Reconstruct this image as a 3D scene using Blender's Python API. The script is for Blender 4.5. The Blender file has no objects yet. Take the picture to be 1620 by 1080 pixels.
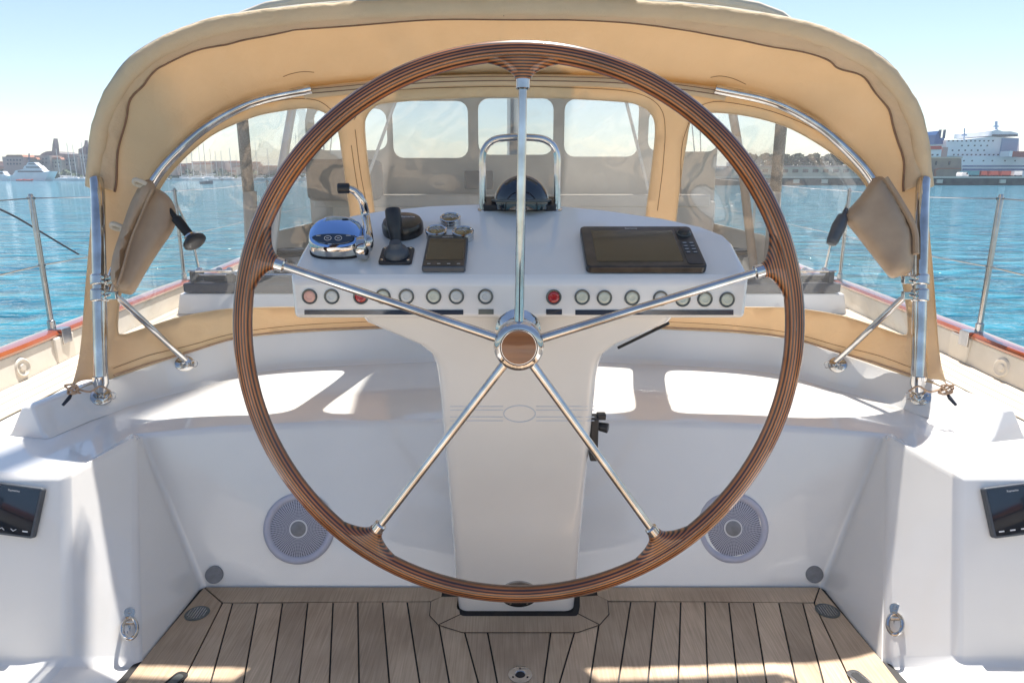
import bpy, bmesh, math, random
from mathutils import Vector, Matrix
from mathutils.bvhtree import BVHTree
from mathutils.geometry import delaunay_2d_cdt
from math import radians, sin, cos, tan, pi, sqrt, atan
random.seed(7)
S = bpy.context.scene
# ------------------------------------------------------------------ camera
F = 1080.0; PITCH = atan(261/1080); H = 1.45; ZW = -1.2
CP, SP = cos(PITCH), sin(PITCH)
cd = bpy.data.cameras.new('camera'); cam = bpy.data.objects.new('camera', cd)
S.collection.objects.link(cam)
cd.sensor_width = 36; cd.lens = 24; cd.clip_start = 0.02; cd.clip_end = 20000
cam.location = (0, 0, H); cam.rotation_euler = (pi/2-PITCH, 0, 0)
S.camera = cam
# ------------------------------------------------------------------ light
SUN = Vector((0.11, 0.43, 1)).normalized()
w = bpy.data.worlds.new('World'); S.world = w; w.use_nodes = True
nt = w.node_tree
sky = nt.nodes.new('ShaderNodeTexSky'); sky.sky_type = 'NISHITA'; sky.sun_disc = False
sky.sun_elevation = math.asin(SUN.z); sky.sun_rotation = math.atan2(SUN.x, SUN.y)
sky.air_density = 1.0; sky.dust_density = .35; sky.ozone_density = 2.2; sky.altitude = 0
bg = nt.nodes['Background']; bg.inputs['Strength'].default_value = 0.090
tint = nt.nodes.new('ShaderNodeMix'); tint.data_type = 'RGBA'; tint.blend_type = 'MULTIPLY'; tint.inputs[0].default_value = 1
tint.inputs[7].default_value = (1.07, 1.0, .95, 1)
nt.links.new(sky.outputs[0], tint.inputs[6]); nt.links.new(tint.outputs[2], bg.inputs[0])
sl = bpy.data.lights.new('sun', 'SUN'); sl.energy = 4.8; sl.angle = radians(0.53); sl.color = (1, .955, .9)
so = bpy.data.objects.new('sun', sl); S.collection.objects.link(so)
so.rotation_euler = SUN.to_track_quat('Z', 'Y').to_euler()
S.view_settings.view_transform = 'Standard'; S.view_settings.look = 'None'
S.view_settings.gamma = 1; S.view_settings.exposure = 1.02
S.render.engine = 'CYCLES'
S.cycles.max_bounces = 10; S.cycles.transparent_max_bounces = 24
# ------------------------------------------------------------------ photo ray -> place helpers
def ray(u, v):
    a = (u-810)/F; b = (v-540)/F
    return Vector((a, CP-b*SP, -SP-b*CP))
CAM = Vector((0, 0, H))
def at(u, v, Y):
    r = ray(u, v); return CAM + r*(Y/r.y)
def atz(u, v, z):
    r = ray(u, v); return CAM + r*((z-H)/r.z)
def onplane(u, v, p0, n):
    r = ray(u, v); return CAM + r*((p0-CAM).dot(n)/r.dot(n))
def hit(tree, u, v, fallback=3.0, off=0.0):
    r = ray(u, v).normalized(); h = tree.ray_cast(CAM, r)
    if h[0] is None: return at(u, v, fallback), Vector((0, -1, 0))
    n = h[1] if h[1].dot(r) < 0 else -h[1]
    return h[0]+n*off, n
# ------------------------------------------------------------------ materials
MAT = {}
def mat(name, col=(.8,.8,.8), rough=.5, metal=0, coat=0, spec=.5, noise=None, bump=None, sub=None, em=None, coatr=.05):
    m = bpy.data.materials.new(name); m.use_nodes = True
    t = m.node_tree; b = t.nodes['Principled BSDF']
    b.inputs['Base Color'].default_value = (*col, 1); b.inputs['Roughness'].default_value = rough
    b.inputs['Metallic'].default_value = metal; b.inputs['Coat Weight'].default_value = coat
    b.inputs['Coat Roughness'].default_value = coatr
    b.inputs['Specular IOR Level'].default_value = spec
    if noise:            # (scale, second colour, amount, stretch)
        sc, c2, lo, hi, st = noise
        tc = t.nodes.new('ShaderNodeTexCoord'); mp = t.nodes.new('ShaderNodeMapping'); mp.inputs['Scale'].default_value = st
        n = t.nodes.new('ShaderNodeTexNoise'); n.inputs['Scale'].default_value = sc; n.inputs['Detail'].default_value = 6
        r = t.nodes.new('ShaderNodeValToRGB'); r.color_ramp.elements[0].position = lo; r.color_ramp.elements[1].position = hi
        r.color_ramp.elements[0].color = (*col, 1); r.color_ramp.elements[1].color = (*c2, 1)
        t.links.new(tc.outputs['Object'], mp.inputs[0]); t.links.new(mp.outputs[0], n.inputs[0])
        t.links.new(n.outputs[0], r.inputs[0]); t.links.new(r.outputs[0], b.inputs['Base Color'])
    if bump:             # (scale, strength, distance, stretch)
        sc, st, di, stv = bump
        tc = t.nodes.new('ShaderNodeTexCoord'); mp = t.nodes.new('ShaderNodeMapping'); mp.inputs['Scale'].default_value = stv
        n = t.nodes.new('ShaderNodeTexNoise'); n.inputs['Scale'].default_value = sc; n.inputs['Detail'].default_value = 5
        bm_ = t.nodes.new('ShaderNodeBump'); bm_.inputs['Strength'].default_value = st; bm_.inputs['Distance'].default_value = di
        t.links.new(tc.outputs['Object'], mp.inputs[0]); t.links.new(mp.outputs[0], n.inputs[0])
        t.links.new(n.outputs[0], bm_.inputs['Height']); t.links.new(bm_.outputs[0], b.inputs['Normal'])
    if em: b.inputs['Emission Color'].default_value = (*em[0], 1); b.inputs['Emission Strength'].default_value = em[1]
    MAT[name] = m; return m
O1 = (1,1,1)
mat('gelcoat', (.85,.83,.79), .22, coat=.8, noise=(2.2, (.77,.75,.71), .35, .75, O1), bump=(1.3,.08,.02,O1), coatr=.04)
mat('gelcoat_deck', (.80,.79,.76), .5, noise=(5, (.74,.72,.69), .4, .7, O1), bump=(260,.25,.001,O1))
mat('bulwark_paint', (.70,.65,.57), .45, noise=(6,(.62,.57,.49),.4,.7,O1))
mat('hull_paint', (.75,.75,.74), .2, coat=.4)
mat('chrome', (.50,.475,.45), .05, metal=1, noise=(14,(.72,.71,.7),.4,.7,O1), bump=(9,.03,.001,O1))
mat('chrome_painted_sky', (.36,.52,.80), .05, metal=1, noise=(14,(.33,.48,.75),.4,.7,O1))  # blue of the reflected sky put into the chrome colour
mat('steel', (.42,.41,.40), .2, metal=1, noise=(40,(.5,.48,.46),.4,.7,O1))
mat('black_plastic', (.018,.019,.022), .38, noise=(30,(.03,.03,.033),.4,.7,O1), bump=(300,.15,.0006,O1))
mat('grey_plastic', (.07,.08,.095), .42, noise=(30,(.09,.1,.11),.4,.7,O1))
mat('bronze_bezel', (.012,.011,.011), .28, coat=.15, noise=(30,(.05,.04,.034),.4,.7,O1))
mat('screen', (.028,.028,.019), .12, coat=.35, noise=(3,(.026,.021,.014),.3,.7,O1), coatr=.03)
mat('screen_blue', (.008,.013,.022), .10, coat=1.0, noise=(90,(.02,.03,.045),.62,.75,O1), coatr=.03)
mat('dark_gloss', (.02,.03,.05), .06, coat=1.0)
mat('ink_white', (.7,.7,.7), .5)
mat('speaker_white', (.52,.52,.60), .45, noise=(20,(.48,.48,.56),.4,.7,O1))
mat('grey_disc', (.26,.26,.27), .5, noise=(40,(.2,.2,.2),.4,.7,O1))
mat('leather', (.44,.31,.20), .50, noise=(9,(.35,.24,.155),.35,.7,O1), bump=(16,.35,.006,O1))
mat('seam_brown', (.22,.125,.075), .7, noise=(60,(.18,.1,.06),.4,.7,O1))
mat('pink_tape', (.42,.27,.17), .7, noise=(60,(.5,.33,.21),.4,.7,O1))
mat('navy', (.008,.012,.026), .5, noise=(15,(.03,.04,.06),.4,.7,O1))
mat('rubber', (.012,.012,.014), .7)
mat('caulk', (.012,.011,.011), .6)
mat('rope', (.62,.60,.55), .8, noise=(120,(.45,.43,.4),.4,.6,O1))
mat('rope_dark', (.05,.06,.08), .8)
mat('lens_clear', (.60,.63,.53), .15, coat=.6, noise=(50,(.5,.53,.43),.4,.7,O1))
mat('lens_grey', (.58,.60,.58), .15, coat=.6)
mat('lens_pink', (.75,.42,.34), .15, coat=.6)
mat('lens_red', (.42,.012,.015), .15, coat=.8)
mat('bezel_grey', (.13,.14,.13), .3, metal=.5)
mat('dial', (.075,.055,.015), .15, coat=1, noise=(55,(.20,.15,.06),.5,.62,O1))
mat('line_blue', (.56,.61,.68), .4)
mat('hood_dark', (.22,.185,.15), .8, noise=(4,(.17,.145,.12),.4,.7,O1))
mat('interior_grey', (.60,.54,.47), .7, noise=(3,(.48,.43,.37),.35,.7,O1))
mat('mesh_grey', (.20,.18,.16), .8, noise=(150,(.42,.40,.36),.45,.6,O1))
mat('spar', (.62,.61,.58), .35, metal=.3)
def canvas(name, col, c2, transl=.25, bmp=(6,.75,.03,(1,1,1))):
    m = mat(name, col, .85, noise=(5, c2, .3, .75, O1), bump=bmp)
    t = m.node_tree; b = t.nodes['Principled BSDF']; out = t.nodes['Material Output']
    tr = t.nodes.new('ShaderNodeBsdfTranslucent'); tr.inputs[0].default_value = (col[0]*1.1, col[1]*.95, col[2]*.75, 1)
    mx = t.nodes.new('ShaderNodeMixShader'); mx.inputs[0].default_value = transl
    t.links.new(b.outputs[0], mx.inputs[1]); t.links.new(tr.outputs[0], mx.inputs[2]); t.links.new(mx.outputs[0], out.inputs[0])
    # fine weave on top of the broad ripples
    bp = [n for n in t.nodes if n.type == 'BUMP'][0]
    wv = t.nodes.new('ShaderNodeTexNoise'); wv.inputs['Scale'].default_value = 420
    b2 = t.nodes.new('ShaderNodeBump'); b2.inputs['Strength'].default_value = .25; b2.inputs['Distance'].default_value = .0008
    tc = t.nodes.new('ShaderNodeTexCoord'); t.links.new(tc.outputs['Object'], wv.inputs[0])
    t.links.new(wv.outputs[0], b2.inputs['Height']); t.links.new(bp.outputs[0], b2.inputs['Normal']); t.links.new(b2.outputs[0], b.inputs['Normal'])
    return m
canvas('canvas', (.745,.615,.425), (.675,.55,.37), .32)
canvas('canvas_light', (.79,.65,.44), (.72,.585,.385), .33)
canvas('canvas_hem', (.80,.67,.48), (.72,.60,.42), .34, (20, .9, .014, (1,1,1)))
canvas('canvas_outer', (.46,.46,.43), (.40,.41,.40), .05)
canvas('canvas_pale', (.66,.60,.50), (.6,.54,.45), .15)
def vinyl(name, tint, haze, hazecol, gl0=.10, wav=.5):
    m = bpy.data.materials.new(name); m.use_nodes = True; t = m.node_tree; t.nodes.clear()
    out = t.nodes.new('ShaderNodeOutputMaterial')
    tr = t.nodes.new('ShaderNodeBsdfTransparent'); tr.inputs[0].default_value = (*tint, 1)
    gl = t.nodes.new('ShaderNodeBsdfGlossy'); gl.inputs['Roughness'].default_value = .04
    df = t.nodes.new('ShaderNodeBsdfDiffuse'); df.inputs[0].default_value = (*hazecol, 1)
    tl = t.nodes.new('ShaderNodeBsdfTranslucent'); tl.inputs[0].default_value = (*hazecol, 1)
    m0 = t.nodes.new('ShaderNodeMixShader'); m0.inputs[0].default_value = .5
    m1 = t.nodes.new('ShaderNodeMixShader'); m1.inputs[0].default_value = haze
    m2 = t.nodes.new('ShaderNodeMixShader')
    lw = t.nodes.new('ShaderNodeLayerWeight'); lw.inputs[0].default_value = .5
    pw = t.nodes.new('ShaderNodeMath'); pw.operation = 'POWER'; pw.inputs[1].default_value = 4
    fr = t.nodes.new('ShaderNodeMath'); fr.operation = 'MULTIPLY_ADD'; fr.inputs[1].default_value = .9; fr.inputs[2].default_value = gl0
    t.links.new(lw.outputs['Facing'], pw.inputs[0]); t.links.new(pw.outputs[0], fr.inputs[0])
    tc = t.nodes.new('ShaderNodeTexCoord'); n = t.nodes.new('ShaderNodeTexNoise'); n.inputs['Scale'].default_value = 2.2; n.inputs['Detail'].default_value = 2
    bp = t.nodes.new('ShaderNodeBump'); bp.inputs['Strength'].default_value = wav; bp.inputs['Distance'].default_value = .05
    t.links.new(tc.outputs['Object'], n.inputs[0]); t.links.new(n.outputs[0], bp.inputs['Height'])
    t.links.new(bp.outputs[0], gl.inputs['Normal'])
    t.links.new(df.outputs[0], m0.inputs[1]); t.links.new(tl.outputs[0], m0.inputs[2])
    t.links.new(tr.outputs[0], m1.inputs[1]); t.links.new(m0.outputs[0], m1.inputs[2])
    t.links.new(fr.outputs[0], m2.inputs[0]); t.links.new(m1.outputs[0], m2.inputs[1]); t.links.new(gl.outputs[0], m2.inputs[2])
    t.links.new(m2.outputs[0], out.inputs[0]); MAT[name] = m
vinyl('vinyl', (.93,.93,.91), .07, (.75,.72,.66))
vinyl('vinyl_centre', (.88,.88,.86), .20, (.80,.76,.70), .06, .2)
vinyl('vinyl_far', (.86,.89,.90), .05, (.6,.6,.6))
def teak():
    m = mat('teak', (.36,.255,.17), .62)
    t = m.node_tree; b = t.nodes['Principled BSDF']
    tc = t.nodes.new('ShaderNodeTexCoord'); mp = t.nodes.new('ShaderNodeMapping'); mp.inputs['Scale'].default_value = (130, 4, 1)
    n = t.nodes.new('ShaderNodeTexNoise'); n.inputs['Scale'].default_value = 1.5; n.inputs['Detail'].default_value = 8
    n2 = t.nodes.new('ShaderNodeTexNoise'); n2.inputs['Scale'].default_value = 2.3; n2.inputs['Detail'].default_value = 5
    oi = t.nodes.new('ShaderNodeAttribute'); oi.attribute_name = 'tone'
    r = t.nodes.new('ShaderNodeValToRGB'); r.color_ramp.elements[0].position = .3; r.color_ramp.elements[1].position = .72
    r.color_ramp.elements[0].color = (.52,.375,.24,1); r.color_ramp.elements[1].color = (.72,.54,.37,1)
    mx = t.nodes.new('ShaderNodeMix'); mx.data_type = 'RGBA'; mx.blend_type = 'MULTIPLY'; mx.inputs[0].default_value = .75
    r2 = t.nodes.new('ShaderNodeValToRGB'); r2.color_ramp.elements[0].position = .35; r2.color_ramp.elements[1].position = .6
    r2.color_ramp.elements[0].color = (.62,.58,.55,1); r2.color_ramp.elements[1].color = (1,1,1,1)
    mx2 = t.nodes.new('ShaderNodeMix'); mx2.data_type = 'RGBA'; mx2.blend_type = 'MULTIPLY'; mx2.inputs[0].default_value = 1
    t.links.new(tc.outputs['Object'], mp.inputs[0]); t.links.new(mp.outputs[0], n.inputs[0]); t.links.new(tc.outputs['Object'], n2.inputs[0])
    t.links.new(n.outputs[0], r.inputs[0]); t.links.new(n2.outputs[0], r2.inputs[0])
    t.links.new(r.outputs[0], mx.inputs[6]); t.links.new(r2.outputs[0], mx.inputs[7])
    t.links.new(mx.outputs[2], mx2.inputs[6]); t.links.new(oi.outputs['Color'], mx2.inputs[7])
    t.links.new(mx2.outputs[2], b.inputs['Base Color'])
    bp = t.nodes.new('ShaderNodeBump'); bp.inputs['Strength'].default_value = .35; bp.inputs['Distance'].default_value = .001
    t.links.new(n.outputs[0], bp.inputs['Height']); t.links.new(bp.outputs[0], b.inputs['Normal'])
teak()
mat('deck_teak', (.60,.52,.41), .7, noise=(3,(.50,.42,.32),.35,.7,(30,1.5,1)))
def laminate():          # rings of light and dark wood round the wheel axis
    m = mat('laminate', (.25,.1,.04), .3, coat=.7, coatr=.04)
    t = m.node_tree; b = t.nodes['Principled BSDF']
    tc = t.nodes.new('ShaderNodeTexCoord'); sx = t.nodes.new('ShaderNodeSeparateXYZ'); cx = t.nodes.new('ShaderNodeCombineXYZ')
    ln = t.nodes.new('ShaderNodeVectorMath'); ln.operation = 'LENGTH'
    t.links.new(tc.outputs['Object'], sx.inputs[0]); t.links.new(sx.outputs[0], cx.inputs[0]); t.links.new(sx.outputs[1], cx.inputs[1])
    t.links.new(cx.outputs[0], ln.inputs[0])
    mu = t.nodes.new('ShaderNodeMath'); mu.operation = 'MULTIPLY'; mu.inputs[1].default_value = 1/.0058
    fr = t.nodes.new('ShaderNodeMath'); fr.operation = 'FRACT'
    t.links.new(ln.outputs['Value'], mu.inputs[0]); t.links.new(mu.outputs[0], fr.inputs[0])
    r = t.nodes.new('ShaderNodeValToRGB'); e = r.color_ramp.elements
    e[0].position = 0; e[0].color = (.022,.009,.005,1); e[1].position = .26; e[1].color = (.022,.009,.005,1)
    a = e.new(.42); a.color = (.26,.075,.018,1); a = e.new(.62); a.color = (.52,.18,.035,1); a = e.new(.86); a.color = (.32,.11,.025,1); a = e.new(1.0); a.color = (.012,.006,.004,1)
    t.links.new(fr.outputs[0], r.inputs[0])
    n = t.nodes.new('ShaderNodeTexNoise'); n.inputs['Scale'].default_value = 5; n.inputs['Detail'].default_value = 6
    r2 = t.nodes.new('ShaderNodeValToRGB'); r2.color_ramp.elements[0].position = .3; r2.color_ramp.elements[1].position = .7
    r2.color_ramp.elements[0].color = (.45,.4,.4,1); r2.color_ramp.elements[1].color = (1.15,1.1,1.0,1)
    t.links.new(tc.outputs['Object'], n.inputs[0]); t.links.new(n.outputs[0], r2.inputs[0])
    mx = t.nodes.new('ShaderNodeMix'); mx.data_type = 'RGBA'; mx.blend_type = 'MULTIPLY'; mx.inputs[0].default_value = 1
    t.links.new(r.outputs[0], mx.inputs[6]); t.links.new(r2.outputs[0], mx.inputs[7]); t.links.new(mx.outputs[2], b.inputs['Base Color'])
laminate()
mat('hub_wood', (.30,.115,.03), .3, coat=.8, noise=(5,(.17,.055,.014),.3,.7,(1,14,1)))
mat('varnish', (.34,.095,.03), .18, coat=1, noise=(4,(.26,.05,.012),.3,.7,(2,.6,2)))
def grille():
    m = mat('speaker_mesh', (.5,.5,.56), .5)
    t = m.node_tree; b = t.nodes['Principled BSDF']
    N = t.nodes.new; L = t.links.new
    tc = N('ShaderNodeTexCoord'); sx = N('ShaderNodeSeparateXYZ'); L(tc.outputs['Object'], sx.inputs[0])
    def M_(op, a, b=None):
        n = N('ShaderNodeMath'); n.operation = op
        for i, q in enumerate((a, b)):
            if q is None: continue
            if isinstance(q, (int, float)): n.inputs[i].default_value = q
            else: L(q, n.inputs[i])
        return n.outputs[0]
    rr = M_('SQRT', M_('ADD', M_('MULTIPLY', sx.outputs[0], sx.outputs[0]), M_('MULTIPLY', sx.outputs[1], sx.outputs[1])))
    an = M_('ARCTAN2', sx.outputs[1], sx.outputs[0])
    s1 = M_('SINE', M_('MULTIPLY', rr, 2*pi/.0052)); s2 = M_('SINE', M_('MULTIPLY', an, 72))
    k = M_('GREATER_THAN', M_('MAXIMUM', s1, s2), .35)
    r = N('ShaderNodeValToRGB'); r.color_ramp.elements[0].color = (.05,.055,.08,1); r.color_ramp.elements[1].color = (.5,.5,.57,1)
    L(k, r.inputs[0]); L(r.outputs[0], b.inputs['Base Color'])
grille()
def water():
    m = mat('water', (.01,.12,.17), .06, spec=.5)
    t = m.node_tree; b = t.nodes['Principled BSDF']; b.inputs['IOR'].default_value = 1.33
    tc = t.nodes.new('ShaderNodeTexCoord')
    def nz(sc, st, det=4):
        mp = t.nodes.new('ShaderNodeMapping'); mp.inputs['Scale'].default_value = st
        n = t.nodes.new('ShaderNodeTexNoise'); n.inputs['Scale'].default_value = sc; n.inputs['Detail'].default_value = det; n.inputs['Distortion'].default_value = .4
        t.links.new(tc.outputs['Object'], mp.inputs[0]); t.links.new(mp.outputs[0], n.inputs[0]); return n
    a = nz(.85, (.7,1.5,1)); c = nz(.16, (.6,1.6,1), 3); d = nz(4.5, (.8,1.4,1), 3)
    b1 = t.nodes.new('ShaderNodeBump'); b1.inputs['Strength'].default_value = .9; b1.inputs['Distance'].default_value = .9
    b2 = t.nodes.new('ShaderNodeBump'); b2.inputs['Strength'].default_value = 1; b2.inputs['Distance'].default_value = .48
    b3 = t.nodes.new('ShaderNodeBump'); b3.inputs['Strength'].default_value = .6; b3.inputs['Distance'].default_value = .03
    t.links.new(c.outputs[0], b1.inputs['Height']); t.links.new(a.outputs[0], b2.inputs['Height']); t.links.new(d.outputs[0], b3.inputs['Height'])
    t.links.new(b1.outputs[0], b2.inputs['Normal']); t.links.new(b2.outputs[0], b3.inputs['Normal']); t.links.new(b3.outputs[0], b.inputs['Normal'])
    r = t.nodes.new('ShaderNodeValToRGB'); r.color_ramp.elements[0].position = .35; r.color_ramp.elements[1].position = .68
    r.color_ramp.elements[0].color = (.005,.085,.138,1); r.color_ramp.elements[1].color = (.045,.245,.31,1)
    t.links.new(a.outputs[0], r.inputs[0]); t.links.new(r.outputs[0], b.inputs['Base Color'])
water()
# ------------------------------------------------------------------ mesh helpers
class MB:
    def __init__(s): s.v = []; s.f = []; s.mi = []; s.ms = []
    def _m(s, m):
        if m not in s.ms: s.ms.append(m)
        return s.ms.index(m)
    def poly(s, pts, m=None):
        i = len(s.v); s.v += [Vector(p) for p in pts]; s.f.append(list(range(i, i+len(pts)))); s.mi.append(s._m(m))
    def mesh(s, vs, fs, m=None):
        i = len(s.v); s.v += [Vector(p) for p in vs]; k = s._m(m)
        for f in fs: s.f.append([i+j for j in f]); s.mi.append(k)
    def grid(s, rows, m=None, closed=False, cap=False):
        n = len(rows[0]); vs = [p for r in rows for p in r]; fs = []
        for i in range(len(rows)-1):
            for j in range(n if closed else n-1):
                k = (j+1) % n; fs.append([i*n+j, i*n+k, (i+1)*n+k, (i+1)*n+j])
        if cap: fs.append(list(range(n))[::-1]); fs.append([(len(rows)-1)*n+j for j in range(n)])
        s.mesh(vs, fs, m)
    def box(s, c, d, R=None, m=None):
        c = Vector(c); R = R or Matrix.Identity(3); vs = []
        for x in (-1, 1):
            for y in (-1, 1):
                for z in (-1, 1): vs.append(c+R@Vector((x*d[0]/2, y*d[1]/2, z*d[2]/2)))
        s.mesh(vs, [[0,1,3,2],[4,6,7,5],[0,4,5,1],[2,3,7,6],[0,2,6,4],[1,5,7,3]], m)
    def tube(s, pts, r, seg=10, closed=False, m=None, cap=True):
        pts = [Vector(p) for p in pts]; n = len(pts); rows = []; up = None
        for i, p in enumerate(pts):
            a = pts[(i-1) % n] if (i or closed) else p; b = pts[(i+1) % n] if (i < n-1 or closed) else p
            d = (b-a).normalized()
            if up is None: up = Vector((0,0,1)) if abs(d.z) < .9 else Vector((1,0,0))
            x = d.cross(up).normalized(); up = x.cross(d).normalized()
            rr = r[i] if isinstance(r, (list, tuple)) else r
            rows.append([p+(x*cos(2*pi*k/seg)+up*sin(2*pi*k/seg))*rr for k in range(seg)])
        if closed: rows.append(rows[0])
        s.grid(rows, m, True, cap and not closed)
    def lathe(s, prof, M, seg=32, m=None):     # prof: (radius, height) along local z
        rows = [[M@Vector((max(r, 1e-4)*cos(2*pi*k/seg), max(r, 1e-4)*sin(2*pi*k/seg), h)) for k in range(seg)] for r, h in prof]
        s.grid(rows, m, True, True)
    def prism(s, pts2, M, h, m=None):
        n = len(pts2); a = [M@Vector((x, y, 0)) for x, y in pts2]; b = [M@Vector((x, y, h)) for x, y in pts2]
        s.mesh(a+b, [list(range(n))[::-1], [n+i for i in range(n)]]+[[i, (i+1) % n, n+(i+1) % n, n+i] for i in range(n)], m)
    def build(s, name, m, parent=None, smooth=True, bevel=0, seg=3, origin=None, merge=True, ang=30, solid=0, local=False, harden=False, bang=28):
        me = bpy.data.meshes.new(name); o0 = Vector(origin) if origin is not None else Vector((0,0,0))
        me.from_pydata([v-o0 for v in s.v], [], s.f)
        for k in s.ms: me.materials.append(MAT[k or m])
        me.polygons.foreach_set('material_index', s.mi)
        bm_ = bmesh.new(); bm_.from_mesh(me)
        if merge: bmesh.ops.remove_doubles(bm_, verts=bm_.verts, dist=1e-5)
        bmesh.ops.recalc_face_normals(bm_, faces=bm_.faces)
        bm_.to_mesh(me); bm_.free()
        if smooth: me.shade_smooth(); me.set_sharp_from_angle(angle=radians(ang))
        o = bpy.data.objects.new(name, me); S.collection.objects.link(o); o.location = o0
        if parent is not None:
            o.parent = parent; o.location = o0 if local else o0 - wloc(parent)
        if solid:
            q = o.modifiers.new('solid', 'SOLIDIFY'); q.thickness = solid; q.offset = 0
        if bevel:
            q = o.modifiers.new('bevel', 'BEVEL'); q.width = bevel; q.segments = seg; q.limit_method = 'ANGLE'; q.angle_limit = radians(bang)
            q.harden_normals = harden
        return o
def wloc(o):
    l = Vector((0,0,0))
    while o is not None: l += Vector(o.location); o = o.parent
    return l
def tag(o, label=None, cat=None, group=None, kind=None):
    if label: o['label'] = label
    if cat: o['category'] = cat
    if group: o['group'] = group
    if kind: o['kind'] = kind
    return o
def thing(name, loc, label, cat, group=None):
    o = bpy.data.objects.new(name, None); o.empty_display_size = .05
    S.collection.objects.link(o); o.location = Vector(loc); return tag(o, label, cat, group)
def copy_tree(o, parent=None):
    c = o.copy(); S.collection.objects.link(c); c.parent = parent
    for ch in list(o.children): copy_tree(ch, c)
    return c
def catmull(P, n=8, closed=False):
    P = [Vector(p) for p in P]; out = []; N = len(P)
    rng = range(N) if closed else range(N-1)
    for i in rng:
        p0 = P[(i-1) % N] if (closed or i) else P[0]*2-P[1]
        p1 = P[i]; p2 = P[(i+1) % N]; p3 = P[(i+2) % N] if (closed or i+2 < N) else P[-1]*2-P[-2]
        for k in range(n):
            t = k/n; out.append(.5*((2*p1)+(p2-p0)*t+(2*p0-5*p1+4*p2-p3)*t*t+(3*p1-p0-3*p2+p3)*t**3))
    if not closed: out.append(P[-1])
    return out
def frame(p, n, up=Vector((0,0,1))):
    n = n.normalized(); x = up.cross(n)
    if x.length < 1e-3: x = Vector((1,0,0))
    x.normalize(); y = n.cross(x)
    M = Matrix((x, y, n)).transposed().to_4x4(); M.translation = p; return M
def rrect(w_, h_, r, n=5, cx=0, cy=0):
    o = []
    for sx, sy, a0 in ((1,1,0), (-1,1,90), (-1,-1,180), (1,-1,270)):
        for k in range(n+1):
            a = radians(a0+90*k/n); o.append((cx+sx*(w_/2-r)+r*cos(a), cy+sy*(h_/2-r)+r*sin(a)))
    return o
def text(txt, M, size, m, parent, name='lettering'):
    c = bpy.data.curves.new('t', 'FONT'); c.body = txt; c.size = size; c.align_x = 'CENTER'; c.align_y = 'CENTER'; c.extrude = size*.02; c.resolution_u = 2
    o = bpy.data.objects.new('t', c); S.collection.objects.link(o)
    dg = bpy.context.evaluated_depsgraph_get(); me = bpy.data.meshes.new_from_object(o.evaluated_get(dg))
    bpy.data.objects.remove(o); me.name = name; me.materials.clear(); me.materials.append(MAT[m])
    for v in me.vertices: v.co = M@v.co
    q = bpy.data.objects.new(name, me); S.collection.objects.link(q); q.parent = parent
    l = wloc(parent)
    for v in me.vertices: v.co -= l
    return q
def inpoly(p, P):
    c = False; n = len(P); j = n-1
    for i in range(n):
        if (P[i][1] > p[1]) != (P[j][1] > p[1]) and p[0] < (P[j][0]-P[i][0])*(p[1]-P[i][1])/(P[j][1]-P[i][1])+P[i][0]: c = not c
        j = i
    return c
# ================================================================== SETTING: water
m = MB(); m.poly([(-2600,-1500,ZW),(2600,-1500,ZW),(2600,3400,ZW),(-2600,3400,ZW)])
tag(m.build('water', 'water', smooth=False), kind='structure')
# ================================================================== YACHT: hull, decks, cockpit moulding
ZB = .56
def xb(Y):        # inner face of the bulwark, half breadth of the deck
    T = [(-4.2,1.72),(-2,1.92),(0,2.04),(1.5,2.13),(2.85,2.19),(3.3,2.235),(4.9,2.36),(6.5,2.40),(8.5,2.30),(10.5,1.98),(12.5,1.38),(14.2,.62),(15.3,.06)]
    for (a, p), (b, q) in zip(T, T[1:]):
        if Y <= b: t = (Y-a)/(b-a); return p+(q-p)*t
    return .05
def zd(Y): return ZB + max(0, Y-5.5)*.035
yacht = thing('sailing_yacht', (0, 0, 0), 'white hull, decks and moulded cockpit well of the sailing yacht, with varnished cap rails', 'yacht')
YS = [-4.05+.35*i for i in range(56)]; YS = [y for y in YS if y < 15.3]+[15.3]
m = MB()
Tl = Vector((-1.335,2.29,ZB)); P2 = Vector((-1.371,1.944,ZB)); P1 = Vector((-1.319,1.741,.052)); TT = atz(218, 687, .582)
C_ = Vector((-1.126,2.2,0)); B_ = Vector((-1.148,1.803,0)); A_ = Vector((-1.165,1.62,0)); A2 = Vector((-1.165,-.8,0))
P2o = Vector((-1.93,1.944,ZB)); P1o = Vector((-1.90,1.741,.052)); Q1 = Vector((-1.25,-.8,.052)); Q1o = Vector((-1.85,-.8,.052)); Q2o = Vector((-1.9,-.8,ZB))
mir = lambda p: Vector((-p[0], p[1], p[2]))
NB = 12
top = []; bot = []
for i in range(NB+1):
    t = -1+2*i/NB; x = 1.335*t; top.append(Vector((x, 2.29+.135*(1-abs(t)**2.2), ZB))); bot.append(Vector((1.126*t, 2.2, 0)))
hole = top+[mir(TT), mir(P2), mir(P2o), mir(Q2o), Q2o, P2o, P2, TT]
outer = [Vector((-xb(y), y, ZB)) for y in YS if y <= 5.3][::-1]
outer = outer+[mir(p) for p in outer[::-1]]      # runs aft down the left, then forward up the right
P = [Vector((p.x, p.y)) for p in outer+hole]; no = len(outer); nh = len(hole)
ed = [(i, (i+1) % no) for i in range(no)]+[(no+i, no+(i+1) % nh) for i in range(nh)]
r = delaunay_2d_cdt(P, ed, [], 0, 1e-6)
hp = [(p.x, p.y) for p in hole]; op = [(p.x, p.y) for p in outer]
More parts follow.
